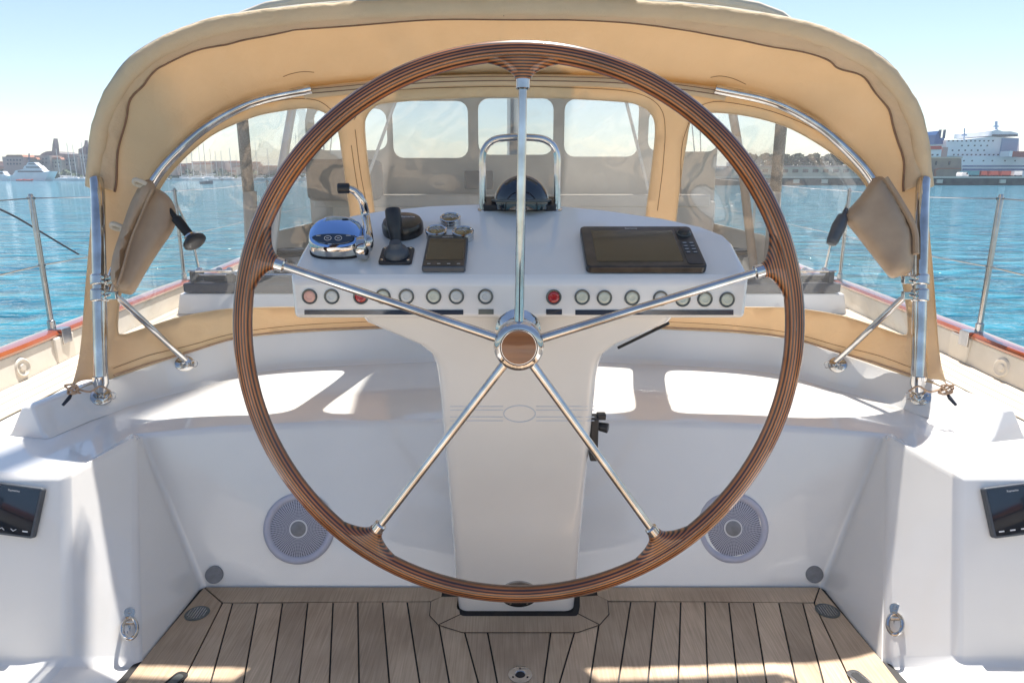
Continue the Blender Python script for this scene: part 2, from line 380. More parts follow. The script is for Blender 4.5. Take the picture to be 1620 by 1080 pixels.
for f in r[2]:
    c = sum((r[0][k] for k in f), Vector((0,0)))/len(f)
    if inpoly(c, op) and not inpoly(c, hp): m.poly([(r[0][k].x, r[0][k].y, TT.z if abs(abs(r[0][k].x)+TT.x) < 1e-4 and abs(r[0][k].y-TT.y) < 1e-4 else ZB) for k in f])
for i in range(NB): m.poly([bot[i], bot[i+1], top[i+1], top[i]])
for s in (0, 1):
    g = (lambda p: p) if s == 0 else mir
    tl = top[0] if s == 0 else top[-1]
    for q in ([C_, B_, TT, tl], [B_, P1, P2, TT], [B_, A_, P1], [A_, A2, Q1, P1], [P1, Q1, Q1o, P1o], [P1, P1o, P2o, P2], [P1o, Q1o, Q2o, P2o]):
        m.poly([(p if p is tl else g(p)) for p in q])
m.poly([A2, mir(A2), mir(Q1), mir(Q1o), mir(Q2o), Q2o, Q1o, Q1])
well = m.build('cockpit_well', 'gelcoat', yacht, bevel=.022, seg=5, ang=7, harden=True, bang=26)
WELL = BVHTree.FromPolygons(m.v, m.f)
# foredeck beyond the aft deck
m = MB(); yf = [5.3]+[y for y in YS if y > 5.35]
m.grid([[(-xb(y), y, zd(y)), (-xb(y)*.5, y, zd(y)+.03*min(1, y-5.3)), (0, y, zd(y)+.04*min(1, y-5.3)), (xb(y)*.5, y, zd(y)+.03*min(1, y-5.3)), (xb(y), y, zd(y))] for y in yf])
m.build('foredeck', 'gelcoat_deck', yacht)
# hull skin
m = MB(); rows = []
for y in YS:
    X = xb(y)+.075; z = zd(y); fl = 1-.10*max(0, (y-8)/7)
    rows.append([(-X*fl*.90, y, ZW-.5), (-X*.97, y, ZW+.5), (-X, y, -.2), (-X, y, z+.125)])
m.grid(rows); m.grid([[mir(p) for p in r_] for r_ in rows])
m.poly([rows[0][k] for k in range(4)]+[mir(rows[0][k]) for k in (3,2,1,0)])
m.build('hull', 'hull_paint', yacht)
# bulwarks and cap rails, teak margin planks
for s in (-1, 1):
    m = MB(); m.grid([[(s*(xb(y)-.02), y, zd(y)-.01), (s*(xb(y)-.004), y, zd(y)+.13), (s*(xb(y)+.07), y, zd(y)+.13)] for y in YS])
    for y0 in (3.28, 4.95, 6.9):     # thickened stanchion pads in the bulwark
        x = xb(y0); dx = (xb(y0+.1)-xb(y0-.1))/.2
        m.box((s*(x+.005), y0, ZB+.062), (.055, .17, .135), Matrix.Rotation(-s*math.atan(dx), 3, 'Z'))
    m.build('bulwark', 'bulwark_paint', yacht, bevel=.008)
    m = MB(); rows = []
    for y in YS:
        x = xb(y); z = zd(y)+.13
        rows.append([(s*(x-.012), y, z), (s*(x-.016), y, z+.012), (s*(x-.004), y, z+.026), (s*(x+.03), y, z+.032), (s*(x+.07), y, z+.026), (s*(x+.09), y, z+.010), (s*(x+.088), y, z-.002)])
    m.grid(rows, cap=True); m.build('cap_rail', 'varnish', yacht)
    m = MB()
    for k in range(4):
        m.grid([[(s*(xb(y)-.025-.058*k), y, zd(y)+.002), (s*(xb(y)-.025-.058*k), y, zd(y)+.006), (s*(xb(y)-.079-.058*k), y, zd(y)+.006), (s*(xb(y)-.079-.058*k), y, zd(y)+.002)] for y in YS if y < 13])
    m.build('deck_planking', 'deck_teak', yacht, smooth=False)
    m = MB(); m.grid([[(s*(xb(y)-.024), y, zd(y)+.0035), (s*(xb(y)-.253), y, zd(y)+.0035)] for y in YS if y < 13])
    m.build('deck_seams', 'grey_plastic', yacht, smooth=False)
    # round fairlead plates on the bulwark
    for y0 in (2.93, 5.6):
        x = xb(y0)-.012; M = frame(Vector((s*x, y0, ZB+.062)), Vector((-s, -.12, .12)))
        m = MB(); m.lathe([(.0, .012), (.014, .012), (.018, .005), (.026, .006), (.036, .012), (.043, .006), (.045, 0)], M, 28)
        m.build('fairlead', 'bulwark_paint', yacht)
# ---- the raised breakwater round the cockpit that carries the spray hood
GL = [((110,622),.655),((173,600),.665),((230,580),.68),((290,560),.70),((367,537),.715),((450,527),.718),((540,522),.72),((680,517),.72),((812,515),.72)]
MU = 1624
Gp = [atz(p[0], p[1], z) for p, z in GL]; Gp += [atz(MU-p[0], p[1], z) for p, z in GL[-2::-1]]
Gc = catmull(Gp, 6)
e0 = Vector((-1.70, 2.30, .650)); e1 = Vector((1.72, 2.27, .650))
path = [e0]+Gc+[e1]
rows = []
for i, p in enumerate(path):
    a = path[max(0, i-1)]; b = path[min(len(path)-1, i+1)]; d = (b-a); d.z = 0; d.normalize(); n = Vector((-d.y, d.x, 0))   # points outboard / forward
    k = .055
    q = p-n*0
    rows.append([q-n*(k+.03)+Vector((0,0,ZB-.004-q.z)), q-n*k+Vector((0,0,ZB+.02-q.z)), q+Vector((0,0,.004)), q+n*.028+Vector((0,0,.008)), q+n*.05+Vector((0,0,.002)), q+n*.075+Vector((0,0,ZB+.01-q.z)), q+n*.09+Vector((0,0,ZB-.004-q.z))])
# aft ends slope down to the deck
def slope(rw, sgn):
    o = []
    for p in rw: p = Vector(p); p.y -= (.72-p.z)*.42-.03; p.x += sgn*(.72-p.z)*.05; o.append(p)
    return o
m = MB(); R0 = slope(rows[0], -1); R1 = slope(rows[-1], 1); m.grid([R0]+rows[1:-1]+[R1]); m.poly(R0); m.poly(R1)
m.build('coaming', 'gelcoat', yacht, bevel=.012, seg=3, ang=25, harden=True)
RIDGE = BVHTree.FromPolygons(m.v, m.f)
# ---- coachroof block
m = MB(); rows = []
for y, hw, z in [(4.40,2.215,.565),(4.44,2.19,.70),(5.5,2.17,.74),(7.5,2.0,.80),(9.5,1.5,.84),(10.5,.9,.84)]:
    zb_ = zd(y)-.01
    rows.append([(-hw-.03, y, zb_), (-hw, y, z), (-hw*.5, y, z+.04*(y > 4.5)), (0, y, z+.06*(y > 4.5)), (hw*.5, y, z+.04*(y > 4.5)), (hw, y, z), (hw+.03, y, zb_)])
m.grid(rows[1:]); m.poly([rows[1][0]]+[rows[1][k] for k in range(1, 6)]+[rows[1][6], rows[0][6], rows[0][0]]); m.poly(rows[-1])
m.build('coachroof', 'gelcoat', yacht, bevel=.012, harden=True)
# ================================================================== FLOOR: teak sole
floor_z = .008
fl = thing('cockpit_floor', (0, 1.9, 0), 'weathered teak planked cockpit floor with black caulked seams', 'floor')
del fl['category']; fl['kind'] = 'structure'
m = MB(); m.poly([C_+Vector((-.01,.01,.001)), mir(C_)+Vector((.01,.01,.001)), mir(B_)+Vector((.01,0,.001)), mir(A_)+Vector((.01,0,.001)), mir(A2)+Vector((.01,-.01,.001)), A2+Vector((-.01,-.01,.001)), A_+Vector((-.01,0,.001)), B_+Vector((-.01,0,.001))])
m.build('caulking', 'caulk', fl, smooth=False)
fp = lambda u, v: atz(u, v, floor_z)
def shrink(P, d):
    c = sum(P, Vector())/len(P); out = []; n = len(P)
    area = sum(P[i].x*P[(i+1) % n].y-P[(i+1) % n].x*P[i].y for i in range(n)); sg = 1 if area > 0 else -1
    for i in range(n):
        a, b, e = P[i-1], P[i], P[(i+1) % n]
        n1 = Vector((-(b-a).y, (b-a).x, 0)).normalized()*sg; n2 = Vector((-(e-b).y, (e-b).x, 0)).normalized()*sg
        k = n1+n2; k = k/max(.35, k.length_squared/2)
        out.append(b+k*d)
    return out
planks = []
left = [((352,953),(288,1080)),((368,953),(333,1080)),((408,953),(385,1080)),((447,953),(428,1080)),((487,952),(473,1080)),((527,952),(521,1080)),((566,951),(568,1080)),((605,951),(616,1080)),((644,951),(664,1080)),((688,951),(711,1080)),((722,951),(757,1080)),((762,951),(787,1080)),((878,951),(860,1080)),((923,951),(885,1080)),((953,951),(933,1080)),((998,951),(978,1080)),((1037,951),(1025,1080)),((1077,951),(1073,1080)),((1115,951),(1120,1080)),((1153,952),(1167,1080)),((1192,952),(1213,1080)),((1232,952),(1260,1080)),((1270,953),(1303,1080)),((1288,953),(1347,1080))]
def ext(a, b, y): d = b-a; return a+d*((y-a.y)/d.y)
for (a, b), (c, d) in zip(left, left[1:]):
    a, b, c, d = fp(*a), fp(*b), fp(*c), fp(*d)
    c2, a2 = ext(c, d, 1.6), ext(a, b, 1.6); planks.append([a, c, c2, Vector((c2.x, -.78, c2.z)), Vector((a2.x, -.78, a2.z)), a2])
ytop = fp(810, 951).y
ringo = [fp(*q) for q in ((699,944),(681,952),(679,974),(693,989),(731,1001),(914,1001),(949,989),(964,972),(962,950),(945,942))]
ringi = [fp(*q) for q in ((727,944),(727,960),(729,972),(732,974),(737,974.5),(905,974.5),(911,974),(914,971),(916,960),(916,944))]
m = MB()
tones = []
def addplank(P, z0=.003, z1=floor_z):
    Q = shrink(P, .0028); n = len(Q)
    a = [Vector((p.x, p.y, z0)) for p in Q]; b = [Vector((p.x, p.y, z1)) for p in Q]
    m.mesh(a+b, [[n+i for i in range(n)]]+[[i, (i+1) % n, n+(i+1) % n, n+i] for i in range(n)]); tones.extend([random.uniform(.78, 1.12)]*(n+1))
def clip_half(P, p0, nn):     # keep side where (p-p0).nn>0
    o = []
    for i in range(len(P)):
        a, b = P[i], P[(i+1) % len(P)]; da = (a-p0).dot(nn); db = (b-p0).dot(nn)
        if da > 0: o.append(a)
        if da*db < 0: o.append(a+(b-a)*(da/(da-db)))
    return o
for P in planks: addplank(P)
def flat(P, z):
    n = len(P); k = len(m.f); m.poly([Vector((p.x, p.y, z)) for p in P]); tones.append(1)
# ring boards round the pedestal, a hair above the planks
RB = ringo+[Vector((ringo[9].x, cl_y, 0)), Vector((ringo[0].x, cl_y, 0))] if False else ringo
addplank([ringo[0], ringo[1], ringo[2], ringo[3], ringi[2], ringi[1], ringi[0]], .009, .0115)
addplank([ringo[3], ringo[4], ringo[5], ringo[6], ringi[7], ringi[6], ringi[5], ringi[4], ringi[3], ringi[2]], .009, .0115)
addplank([ringo[6], ringo[7], ringo[8], ringo[9], ringi[9], ringi[8], ringi[7]], .009, .0115)
# margin boards
cl = C_+Vector((.012,-.008,0)); cr = mir(cl)
addplank([cl, fp(352,953), fp(681,951), Vector((ringo[0].x, ringo[0].y, 0)), Vector((ringo[0].x, cl.y, 0))])
addplank([cr, Vector((ringo[9].x, cr.y, 0)), Vector((ringo[9].x, ringo[9].y, 0)), fp(962,950), fp(1288,953)])
BB = B_+Vector((.012,0,0)); AA = A2+Vector((.03,.02,0))
addplank([cl, BB, AA, ext(fp(352,953), fp(288,1080), -.78), fp(352,953)])
addplank([mir(cl), mir(BB), mir(AA), ext(fp(1288,953), fp(1347,1080), -.78), fp(1288,953)])
m2 = MB(); m2.poly([Vector((p.x, p.y, .0098)) for p in ringo]); m2.build('ring_caulking', 'caulk', fl, smooth=False)
pk = m.build('teak_planks', 'teak', fl, smooth=False, merge=False)
at_ = pk.data.color_attributes.new('tone', 'FLOAT_COLOR', 'CORNER')
for p, t in zip(pk.data.polygons, tones):
    for li in p.loop_indices: at_.data[li].color = (t, t*random.uniform(.985, 1.0), t*.98, 1)
# ================================================================== HELM CONSOLE
XC = .0146
con = thing('helm_console', (XC, 2.05, 0), 'white moulded helm pedestal and instrument console behind the big wheel', 'console')
TP0 = Vector((0, 1.64, 1.223)); TN = Vector((0, -.433, 1)).normalized()      # sloping top plate
def tz(y): return 1.223+.433*(y-1.64)
def tp(u, v, off=0): return onplane(u, v, TP0+TN*off, TN)
# column: loft of rounded sections
m = MB(); rows = []
for z, hw, yf_, yb_ in [(.002,.199,2.05,2.42),(.05,.200,2.033,2.42),(.3,.203,1.949,2.40),(.6,.207,1.848,2.34),(.85,.211,1.764,2.28),(.93,.213,1.738,2.24),(.97,.217,1.724,2.22),(1.0,.228,1.713,2.20),(1.03,.262,1.702,2.18),(1.06,.325,1.692,2.15),(1.09,.385,1.682,2.1),(1.112,.40,1.675,2.05)]:
    w_ = hw*2; d_ = yb_-yf_
    rows.append([(XC+x, (yf_+yb_)/2+y, z) for x, y in rrect(w_, d_, .035, 5)])
m.grid(rows, closed=True, cap=True)
colm = m.build('column', 'gelcoat', con, ang=50)
COL = BVHTree.FromPolygons(m.v, m.f)
m = MB(); m.grid([[(XC+x, 2.235+y, z) for x, y in rrect(.41, .385, .03, 5)] for z in (.0, .0115)], closed=True, cap=True)
m.build('base_seal', 'caulk', con)
# dashboard body
rear = [((1187,430),0),((1180,402),0),((1166,384),0),((1146,371),0),((1110,357),0),((1050,344),0),((960,331),0),((880,323),0),((822,320),0),((757,321),0),((680,324),0),((600,332),0),((560,339),0),((524,347),0),((505,356),0),((492,372),0),((475,400),0),((458,430),0)]
rp = [tp(*p[0]) for p in rear]
rp = [Vector((p.x, max(p.y, 1.65), 0)) for p in rp]
hwL, hwR = -.535, .572
outl = [Vector((hwR, 1.635, 0))]+[Vector((min(max(p.x, hwL), hwR), p.y, 0)) for p in rp[1:-1]]+[Vector((hwL, 1.635, 0))]
m = MB(); n = len(outl)
t_ = [Vector((p.x, p.y, tz(p.y))) for p in outl]
cxx = (hwL+hwR)/2
f2 = [Vector((cxx+(p.x-cxx)*.992, 1.622 if i in (0, n-1) else p.y, 1.205 if i in (0, n-1) else tz(p.y)-.02)) for i, p in enumerate(outl)]
b_ = [Vector((cxx+(p.x-cxx)*.985, 1.618 if i in (0, n-1) else p.y-.02, 1.116)) for i, p in enumerate(outl)]
m.grid([t_, f2, b_], closed=True, cap=True)
body = m.build('dashboard', 'gelcoat', con, bevel=.012, seg=4, ang=24, harden=True)
DASH = BVHTree.FromPolygons(m.v, m.f)
# front face strip: lights and labels
def ff(u, v, off=0): return hit(DASH, u, v, 1.62, off)
for u, v, lens, lab in [(490,469,'lens_pink','pink lit round button light'),(525,469,'lens_grey',None),(571,469,'lens_red','red round button light'),(606,469,'lens_clear',None),(643,469,'lens_grey',None),(686,469,'lens_clear',None),(722,469,'lens_grey',None),(768,469,'lens_grey',None),
        (876,470,'lens_red','red round button light'),(921,470,'lens_clear',None),(956,471,'lens_clear',None),(1000,471,'lens_clear',None),(1045,472,'lens_grey',None),(1080,473,'lens_clear',None),(1115,473,'lens_clear',None),(1150,474,'lens_clear',None)]:
    p, nn = ff(u, v); M = frame(p, nn)
    m = MB(); m.lathe([(.0186, -.004), (.0186, .003), (.0170, .0052), (.0150, .0045), (.0142, .002)], M, 32)
    b = m.build('button_light', 'bezel_grey', con, origin=p)
    m = MB(); m.lathe([(.0140, .0), (.0140, .0022), (.0120, .0034), (.0075, .0036), (.0060, .0026), (0, .0024)], M, 28)
    m.build('lens', lens, b, origin=p)
    if lab: b['label'] = lab
def strip(u0, v0, u1, v1, name, mt, h=.002, parent=con):
    a, nn = ff(u0, v0); c, _ = ff(u1, v0); d, _ = ff(u1, v1); e, _ = ff(u0, v1)
    P = [a, c, d, e]; m = MB(); m.mesh([p-nn*.002 for p in P]+[p+nn*h for p in P], [[4,5,6,7],[0,1,5,4],[1,2,6,5],[2,3,7,6],[3,0,4,7]])
    return m.build(name, mt, parent, smooth=False)
strip(482, 490, 733, 497.5, 'label_strip', 'dark_gloss')
strip(910, 490, 1160, 498, 'label_strip', 'dark_gloss')
sm = strip(757, 489, 781, 497, 'name_plate', 'bezel_grey')
sm = strip(864, 489, 889, 497.5, 'name_plate', 'dark_gloss')
# pinstripes and oval on the column
def cp(u, v, off=.0015): p, nn = hit(COL, u, v, 1.8); return p+nn*off
m = MB()
for v in (642.5, 648, 659, 665):
    for a, b in ((712, 796), (848, 940)): m.tube([cp(a+(b-a)*k/8, v, .0004) for k in range(9)], .0012, 6)
m.tube([cp(822+25*cos(t*pi/24), 654+13*sin(t*pi/24), .0004) for t in range(48)], .0016, 6, True)
m.build('pinstripe', 'line_blue', con)
p, nn = hit(COL, 821, 938); M = frame(p, nn)
m = MB(); m.lathe([(.064, -.003), (.064, .006), (.058, .009), (0, .009)], M, 48)
for k in range(5):
    a = radians(90+72*k); m.lathe([(.004, .009), (.004, .0115), (0, .0118)], M@Matrix.Translation((.048*cos(a), .048*sin(a), 0)), 10)
m.build('cover_plate', 'steel', con, origin=p)
# strut and latch
m = MB(); a = at(978, 550, 1.95); b = at(1058, 511, 1.86); m.tube([a, b], .0045, 8); m.build('support_rod', 'black_plastic', con)
lt = thing('engine_stop_latch', cp(944, 690, 0), 'black plastic latch with a knob on the right side of the pedestal', 'latch')
m = MB(); c0 = Vector((XC+.214, 1.86, .735)); m.box(c0+Vector((.008,0,-.02)), (.022,.05,.13)); m.build('bracket', 'black_plastic', lt, bevel=.004, harden=True)
m = MB(); m.tube([c0+Vector((.015,0,.015)), c0+Vector((.048,-.012,.012))], [.012,.015], 14); m.box(c0+Vector((.028,0,.045)), (.026,.024,.018)); m.build('knob', 'black_plastic', lt, bevel=.003)
# ================================================================== STEERING WHEEL
TILT = .036
wh = thing('yacht_helm', (XC, 1.45, 1.0933), 'large varnished laminated wood wheel with five polished spokes', 'steering wheel')
wh.rotation_euler = (pi/2-TILT, 0, 0)       # local z points aft towards the helmsman, local y up
RC_, RT = .6020, .0205
m = MB(); rows = []; N1 = 180
spk = [radians(90-.8+72*k) for k in range(5)]
for i in range(N1):
    a = 2*pi*i/N1; rows.append([((RC_+RT*cos(t))*cos(a), (RC_+RT*cos(t))*sin(a), RT*.9*sin(t)) for t in [2*pi*k/18 for k in range(18)]])
rows.append(rows[0]); m.grid(rows, closed=True)
rim = m.build('rim', 'laminate', wh, ang=60, local=True)
rin = RC_-RT*.6
for a in spk:      # flared wooden bosses
    m = MB(); rows = []; er = Vector((cos(a), sin(a), 0)); et = Vector((-sin(a), cos(a), 0))
    for k in range(15):
        t = k/14; r_ = .548+(rin-.548)*t
        hw_ = .0165+(.100-.0165)*(t**1.9); hz = .0145+.003*t
        yy = []
        for q_ in range(24):
            b = 2*pi*q_/24; sx_ = abs(cos(b))**.8*(1 if cos(b) > 0 else -1)*hw_; sz_ = abs(sin(b))**.9*(1 if sin(b) > 0 else -1)*hz
            rr = r_+0*sx_; c = sqrt(max(rr*rr-sx_*sx_, 0)) if t > .2 else rr
            yy.append(er*(c*min(1, t*1.2)+rr*(1-min(1, t*1.2)))+et*sx_+Vector((0,0,sz_)))
        rows.append(yy)
    m.grid(rows, closed=True, cap=True); m.build('rim_boss', 'laminate', rim, ang=60, local=True)
for a in spk:
    er = Vector((cos(a), sin(a), 0)); m = MB()
    def pt(r_): return er*r_+Vector((0,0,.012*(1-r_/.55)))
    m.tube([pt(.02), pt(.25), pt(.538)], [.0105, .0095, .0088], 20)
    m.tube([pt(.528), pt(.5305), pt(.5495), pt(.552)], [.011, .0145, .0145, .012], 24)
    m.build('spoke', 'chrome', wh, local=True)
I4 = Matrix.Identity(4)
m = MB(); m.lathe([(.030,-.10),(.030,-.03),(.050,-.028),(.0545,-.015),(.0545,.02),(.052,.030),(.047,.035),(.0405,.036),(.0385,.033),(0,.033)], I4, 56)
hub = m.build('hub', 'chrome', wh, local=True, ang=40)
m = MB(); m.lathe([(.037,.0325),(.037,.0342),(.030,.0352),(0,.0358)], I4, 48); m.build('hub_cap', 'hub_wood', hub, local=True)
m = MB(); m.tube([(0,0,-.04),(0,0,-.30)], .026, 24); m.lathe([(.055,-.21),(.055,-.17),(.036,-.15),(.036,-.21)], I4, 32); m.build('shaft', 'chrome', wh, local=True)
# ================================================================== INSTRUMENTS ON THE CONSOLE
UPY = Vector((0, 1, 0))
def dashM(u, v, off=0): return frame(tp(u, v, off), TN, Vector((1,0,0)).cross(TN)*-1 if False else UPY)
def panel(name, label, cat, M, w_, h_, d_, body_m, scr, scr_m, r=.008, by=.0, hoff=(0,0), txt=None, icons=0, extra=None, txtpos=None):
    loc = M.translation.copy(); t = thing(name, loc, label, cat)
    m = MB(); m.prism(rrect(w_, h_, r, 5), M, d_); m.build('housing', body_m, t, bevel=min(.004, d_*.3), seg=3, ang=35, harden=True)
    m = MB(); m.prism(rrect(scr[0], scr[1], .002, 2, *hoff), M@Matrix.Translation((0,0,d_)), .0008); m.build('screen', scr_m, t, smooth=False)
    if txt: text(txt, M@Matrix.Translation((txtpos[0], txtpos[1], d_+.0012)), txtpos[2], 'ink_white', t)
    return t
# chart plotter
M = dashM(1012.5, 399); wd = (tp(1108,420)-tp(918,420)).x; hh = (tp(1010,364)-tp(1010,430)).length
mfd = panel('chart_plotter', (0,0,0) and '' or 'wide dark chart plotter with a blank screen and a rotary knob on the console', 'chart plotter', M, wd-.004, hh-.008, .020, 'bronze_bezel', (wd*.71, hh*.72), 'screen', r=.014, hoff=(-wd*.045, -.002), txt='Raymarine', txtpos=(-wd*.045, hh*.405, .0075))
M2 = M@Matrix.Translation((wd*.405, 0, .020))
m = MB(); m.prism(rrect(wd*.135, hh*.86, .008, 4), M2, .0015); m.build('key_panel', 'black_plastic', mfd, bevel=.0006)
m = MB(); Mk = M2@Matrix.Translation((0, hh*.27, .001)); m.lathe([(.0165,0),(.0165,.004),(.0135,.012),(.0115,.013),(0,.0125)], Mk, 32); m.build('rotary_knob', 'black_plastic', mfd, ang=40)
m = MB(); m.lathe([(.0185,0),(.0185,.003),(.0168,.004),(.0166,0)], Mk, 36); m.build('knob_ring', 'bezel_grey', mfd)
m = MB()
for j in range(4):
    for i in (-1, 1):
        m.prism(rrect(.0125, .0085, .002, 2, i*.0085, hh*.04-j*.0155), M2@Matrix.Translation((0,0,.0012)), .0016)
m.build('key', 'grey_plastic', mfd)
m = MB()
for j in range(4):
    for i in (-1, 1): m.prism([(i*.0085-.004+.001*(j % 2), hh*.04-j*.0155-.0008), (i*.0085+.004, hh*.04-j*.0155-.0008), (i*.0085+.004, hh*.04-j*.0155+.0008), (i*.0085-.004+.001*(j % 2), hh*.04-j*.0155+.0008)], M2@Matrix.Translation((0,0,.0029)), .0003)
m.build('key_marks', 'ink_white', mfd, smooth=False)
# square autopilot display
M = dashM(706, 404.5); wd = .105; hh = (tp(706,379)-tp(706,431)).length*1.0
ap = panel('autopilot_display', 'small square black autopilot display below the three round gauges', 'display', M, wd, hh, .016, 'grey_plastic', (wd*.94, hh*.93), 'bronze_bezel', r=.005, txt='Raymarine', txtpos=(0, hh*.40, .0065))
m = MB(); m.prism(rrect(wd*.86, hh*.64, .002, 2, 0, .004), M@Matrix.Translation((0,0,.0169)), .0004); m.build('glass', 'screen', ap, smooth=False)
m = MB()
for i in range(4): m.prism(rrect(.008, .0016, .0006, 2, (i-1.5)*.024, -hh*.41), M@Matrix.Translation((0,0,.0169)), .0005)
m.build('key_marks', 'ink_white', ap, smooth=False)
# three round gauges
for (u, v), lab in zip([(713,352),(691,372),(733,374)], ['round chrome gauge at the top of the three gauge cluster','round chrome gauge on the left of the three gauge cluster','round chrome gauge on the right of the three gauge cluster']):
    M = dashM(u, v+3, 0); g = thing('round_gauge', M.translation, lab, 'gauge', 'round gauges above the autopilot display')
    m = MB(); m.lathe([(.0275,-.002),(.0275,.006),(.0265,.012),(.0285,.016),(.0280,.0215),(.0255,.0235),(.0222,.0215),(.0218,.018)], M, 44); m.build('bezel', 'chrome', g)
    m = MB(); m.lathe([(.0220,.016),(.0220,.0195),(.010,.0203),(0,.0204)], M, 36); m.build('dial', 'dial', g)
    m = MB(); m.box(M@Vector((.003,.002,.0212)), (.0012,.018,.0006), (M.to_3x3()@Matrix.Rotation(radians(35), 3, 'Z'))); m.build('needle', 'lens_clear', g)
# round black antenna puck
M = dashM(638, 366); a = thing('satellite_antenna', M.translation, 'round black antenna puck behind the joystick', 'antenna')
m = MB(); m.lathe([(.053,0),(.0545,.004),(.0545,.022),(.050,.031),(.040,.0345),(.020,.036),(0,.0362)], M, 56); m.build('puck', 'bronze_bezel', a, ang=40)
text('Raymarine', M@Matrix.Translation((.014, .014, .0362)), .0085, 'ink_white', a)
# joystick
M = dashM(628, 407); j = thing('thruster_joystick', M.translation, 'black joystick on a square screwed base between the throttle and the gauges', 'joystick')
m = MB(); m.prism(rrect(.082, .078, .008, 4), M, .008); m.build('base_plate', 'black_plastic', j, bevel=.002, harden=True)
for sx_ in (-1, 1):
    for sy_ in (-1, 1):
        m = MB(); m.lathe([(.0042,.008),(.0042,.0105),(0,.0115)], M@Matrix.Translation((sx_*.032, sy_*.030, 0)), 12); m.build('screw', 'chrome', j)
m = MB(); R_ = .031; m.lathe([(R_*1.02,.006),(R_*1.02,.012)]+[(R_*cos(radians(q)), .012+R_*.75*sin(radians(q))) for q in range(8, 60, 8)]+[(.0145,.043)], M, 36); m.build('rubber_boot', 'grey_plastic', j, ang=60)
m = MB(); c = tp(628, 400); d = (Vector((-.012, .030, .115))).normalized()
m.tube([c+d*.028, c+d*.046, c+d*.066, c+d*.088, c+d*.108, c+d*.113], [.0135,.0150,.0185,.0200,.0200,.0175], 24); m.build('grip', 'black_plastic', j, ang=40)
# engine control: chromed base, key pad and bent lever
M = dashM(536, 396); th = thing('engine_throttle', M.translation, 'chromed engine control with a bent lever and a dark oval keypad', 'throttle')
w_, h_ = .138, .090
ov = [(w_/2*(abs(cos(t))**.75)*(1 if cos(t) >= 0 else -1), h_/2*(abs(sin(t))**.8)*(1 if sin(t) >= 0 else -1)) for t in [2*pi*k/48 for k in range(48)]]
m = MB(); m.prism([(x*1.03, y*1.03) for x, y in ov], M, .006); m.build('gasket', 'rubber', th)
m = MB(); rows = []
for s_, h0, sh in [(1,.005,0),(1,.038,0),(.985,.045,0),(.95,.050,.001),(.86,.056,.003),(.72,.063,.006),(.5,.069,.008),(.2,.071,.009),(.01,.0715,.009)]:
    rows.append([M@Vector((x*s_, y*s_+sh, h0+.42*y*s_*(1 if h0 > .03 else .6))) for x, y in ov])
m.grid(rows[:4], closed=True, cap=False); m.build('housing', 'chrome', th, ang=60)
m = MB(); m.grid(rows[3:], closed=True, cap=True); m.build('face_cover', 'chrome_painted_sky', th, ang=60)
m = MB(); Mt = M@Matrix.Translation((0, -.019, .0535))@Matrix.Rotation(radians(33), 4, 'X')
kp = [(.052*cos(t), -.020+(.030 if sin(t) > 0 else .020)*.9*sin(t)*(.35 if sin(t) > 0 else 1)) for t in [2*pi*k/40 for k in range(40)]]
m.prism([(x, y+.012) for x, y in kp], Mt, .005); kpd = m.build('keypad', 'dark_gloss', th)
m = MB()
for sx_ in (-.013, .013): m.tube([Mt@Vector((sx_+.0085*cos(t*pi/12), -.011+.0062*sin(t*pi/12), .0053)) for t in range(24)], .0006, 5, True); m.box(Mt@Vector((sx_, -.011, .0053)), (.007,.0012,.0006), Mt.to_3x3())
for sx_ in (-.037, .037): m.box(Mt@Vector((sx_, -.004, .0053)), (.011,.0012,.0006), Mt.to_3x3())
m.build('key_marks', 'ink_white', kpd)
Ms = frame(tp(577, 392, .030), Vector((1,0,0)), Vector((0,0,1)))
m = MB(); m.lathe([(.028,-.016),(.030,-.006),(.030,.004),(.024,.010),(.014,.012),(0,.012)], Ms, 36); m.build('lever_hub', 'chrome', th, ang=40)
lv = catmull([tp(578, 392, .030)+Vector((.006,0,0)), tp(578,378,.055)+Vector((.008,0,0)), at(579, 345, 1.77), at(573, 318, 1.76), at(563, 304, 1.755), at(552, 298, 1.75)], 6)
m = MB(); m.tube(lv, [.0125-.0035*i/len(lv) for i in range(len(lv))], 18); m.build('lever', 'chrome', th, ang=60)
m = MB(); a_ = lv[-1]; d_ = (at(534, 298, 1.745)-a_).normalized(); m.tube([a_-d_*.002, a_, a_+d_*.026, a_+d_*.028], [.010,.0128,.0128,.0105], 20); m.build('knob', 'black_plastic', th, ang=40)
# grab rail with the compass inside it
gr = thing('console_grab_rail', tp(822, 333), 'polished hoop grab rail standing on top of the console', 'grab rail')
YG = tp(822, 331).y
hp_ = [at(763.5, 333, YG), at(763.5, 285, YG), at(763.5, 250, YG), at(767, 236, YG), at(776, 225, YG), at(792, 219, YG), at(822, 217.5, YG), at(853, 219, YG), at(869, 225, YG), at(878, 236, YG), at(881.5, 250, YG), at(881.5, 285, YG), at(881.5, 333, YG)]
hp_[0].z -= .02; hp_[-1].z -= .02
m = MB(); m.tube(catmull(hp_, 6), .0098, 20); m.build('rail', 'chrome', gr)
for k in (0, -1):
    b = tp(763.5 if k == 0 else 881.5, 332); m = MB(); m.lathe([(.014,-.003),(.014,.002),(.0105,.004)], frame(b, TN), 24); m.build('rail_foot', 'chrome', gr)
cm = thing('steering_compass', tp(823, 328), 'black domed steering compass on a flat black base under the grab rail', 'compass')
m = MB(); Mc = dashM(822, 327); m.prism(rrect(.205, .060, .010, 4), Mc, .018); m.build('base', 'black_plastic', cm, bevel=.003, harden=True)
c = at(825, 327, YG+.0); c.z = tp(822, 327).z+.008
m = MB(); rows = []
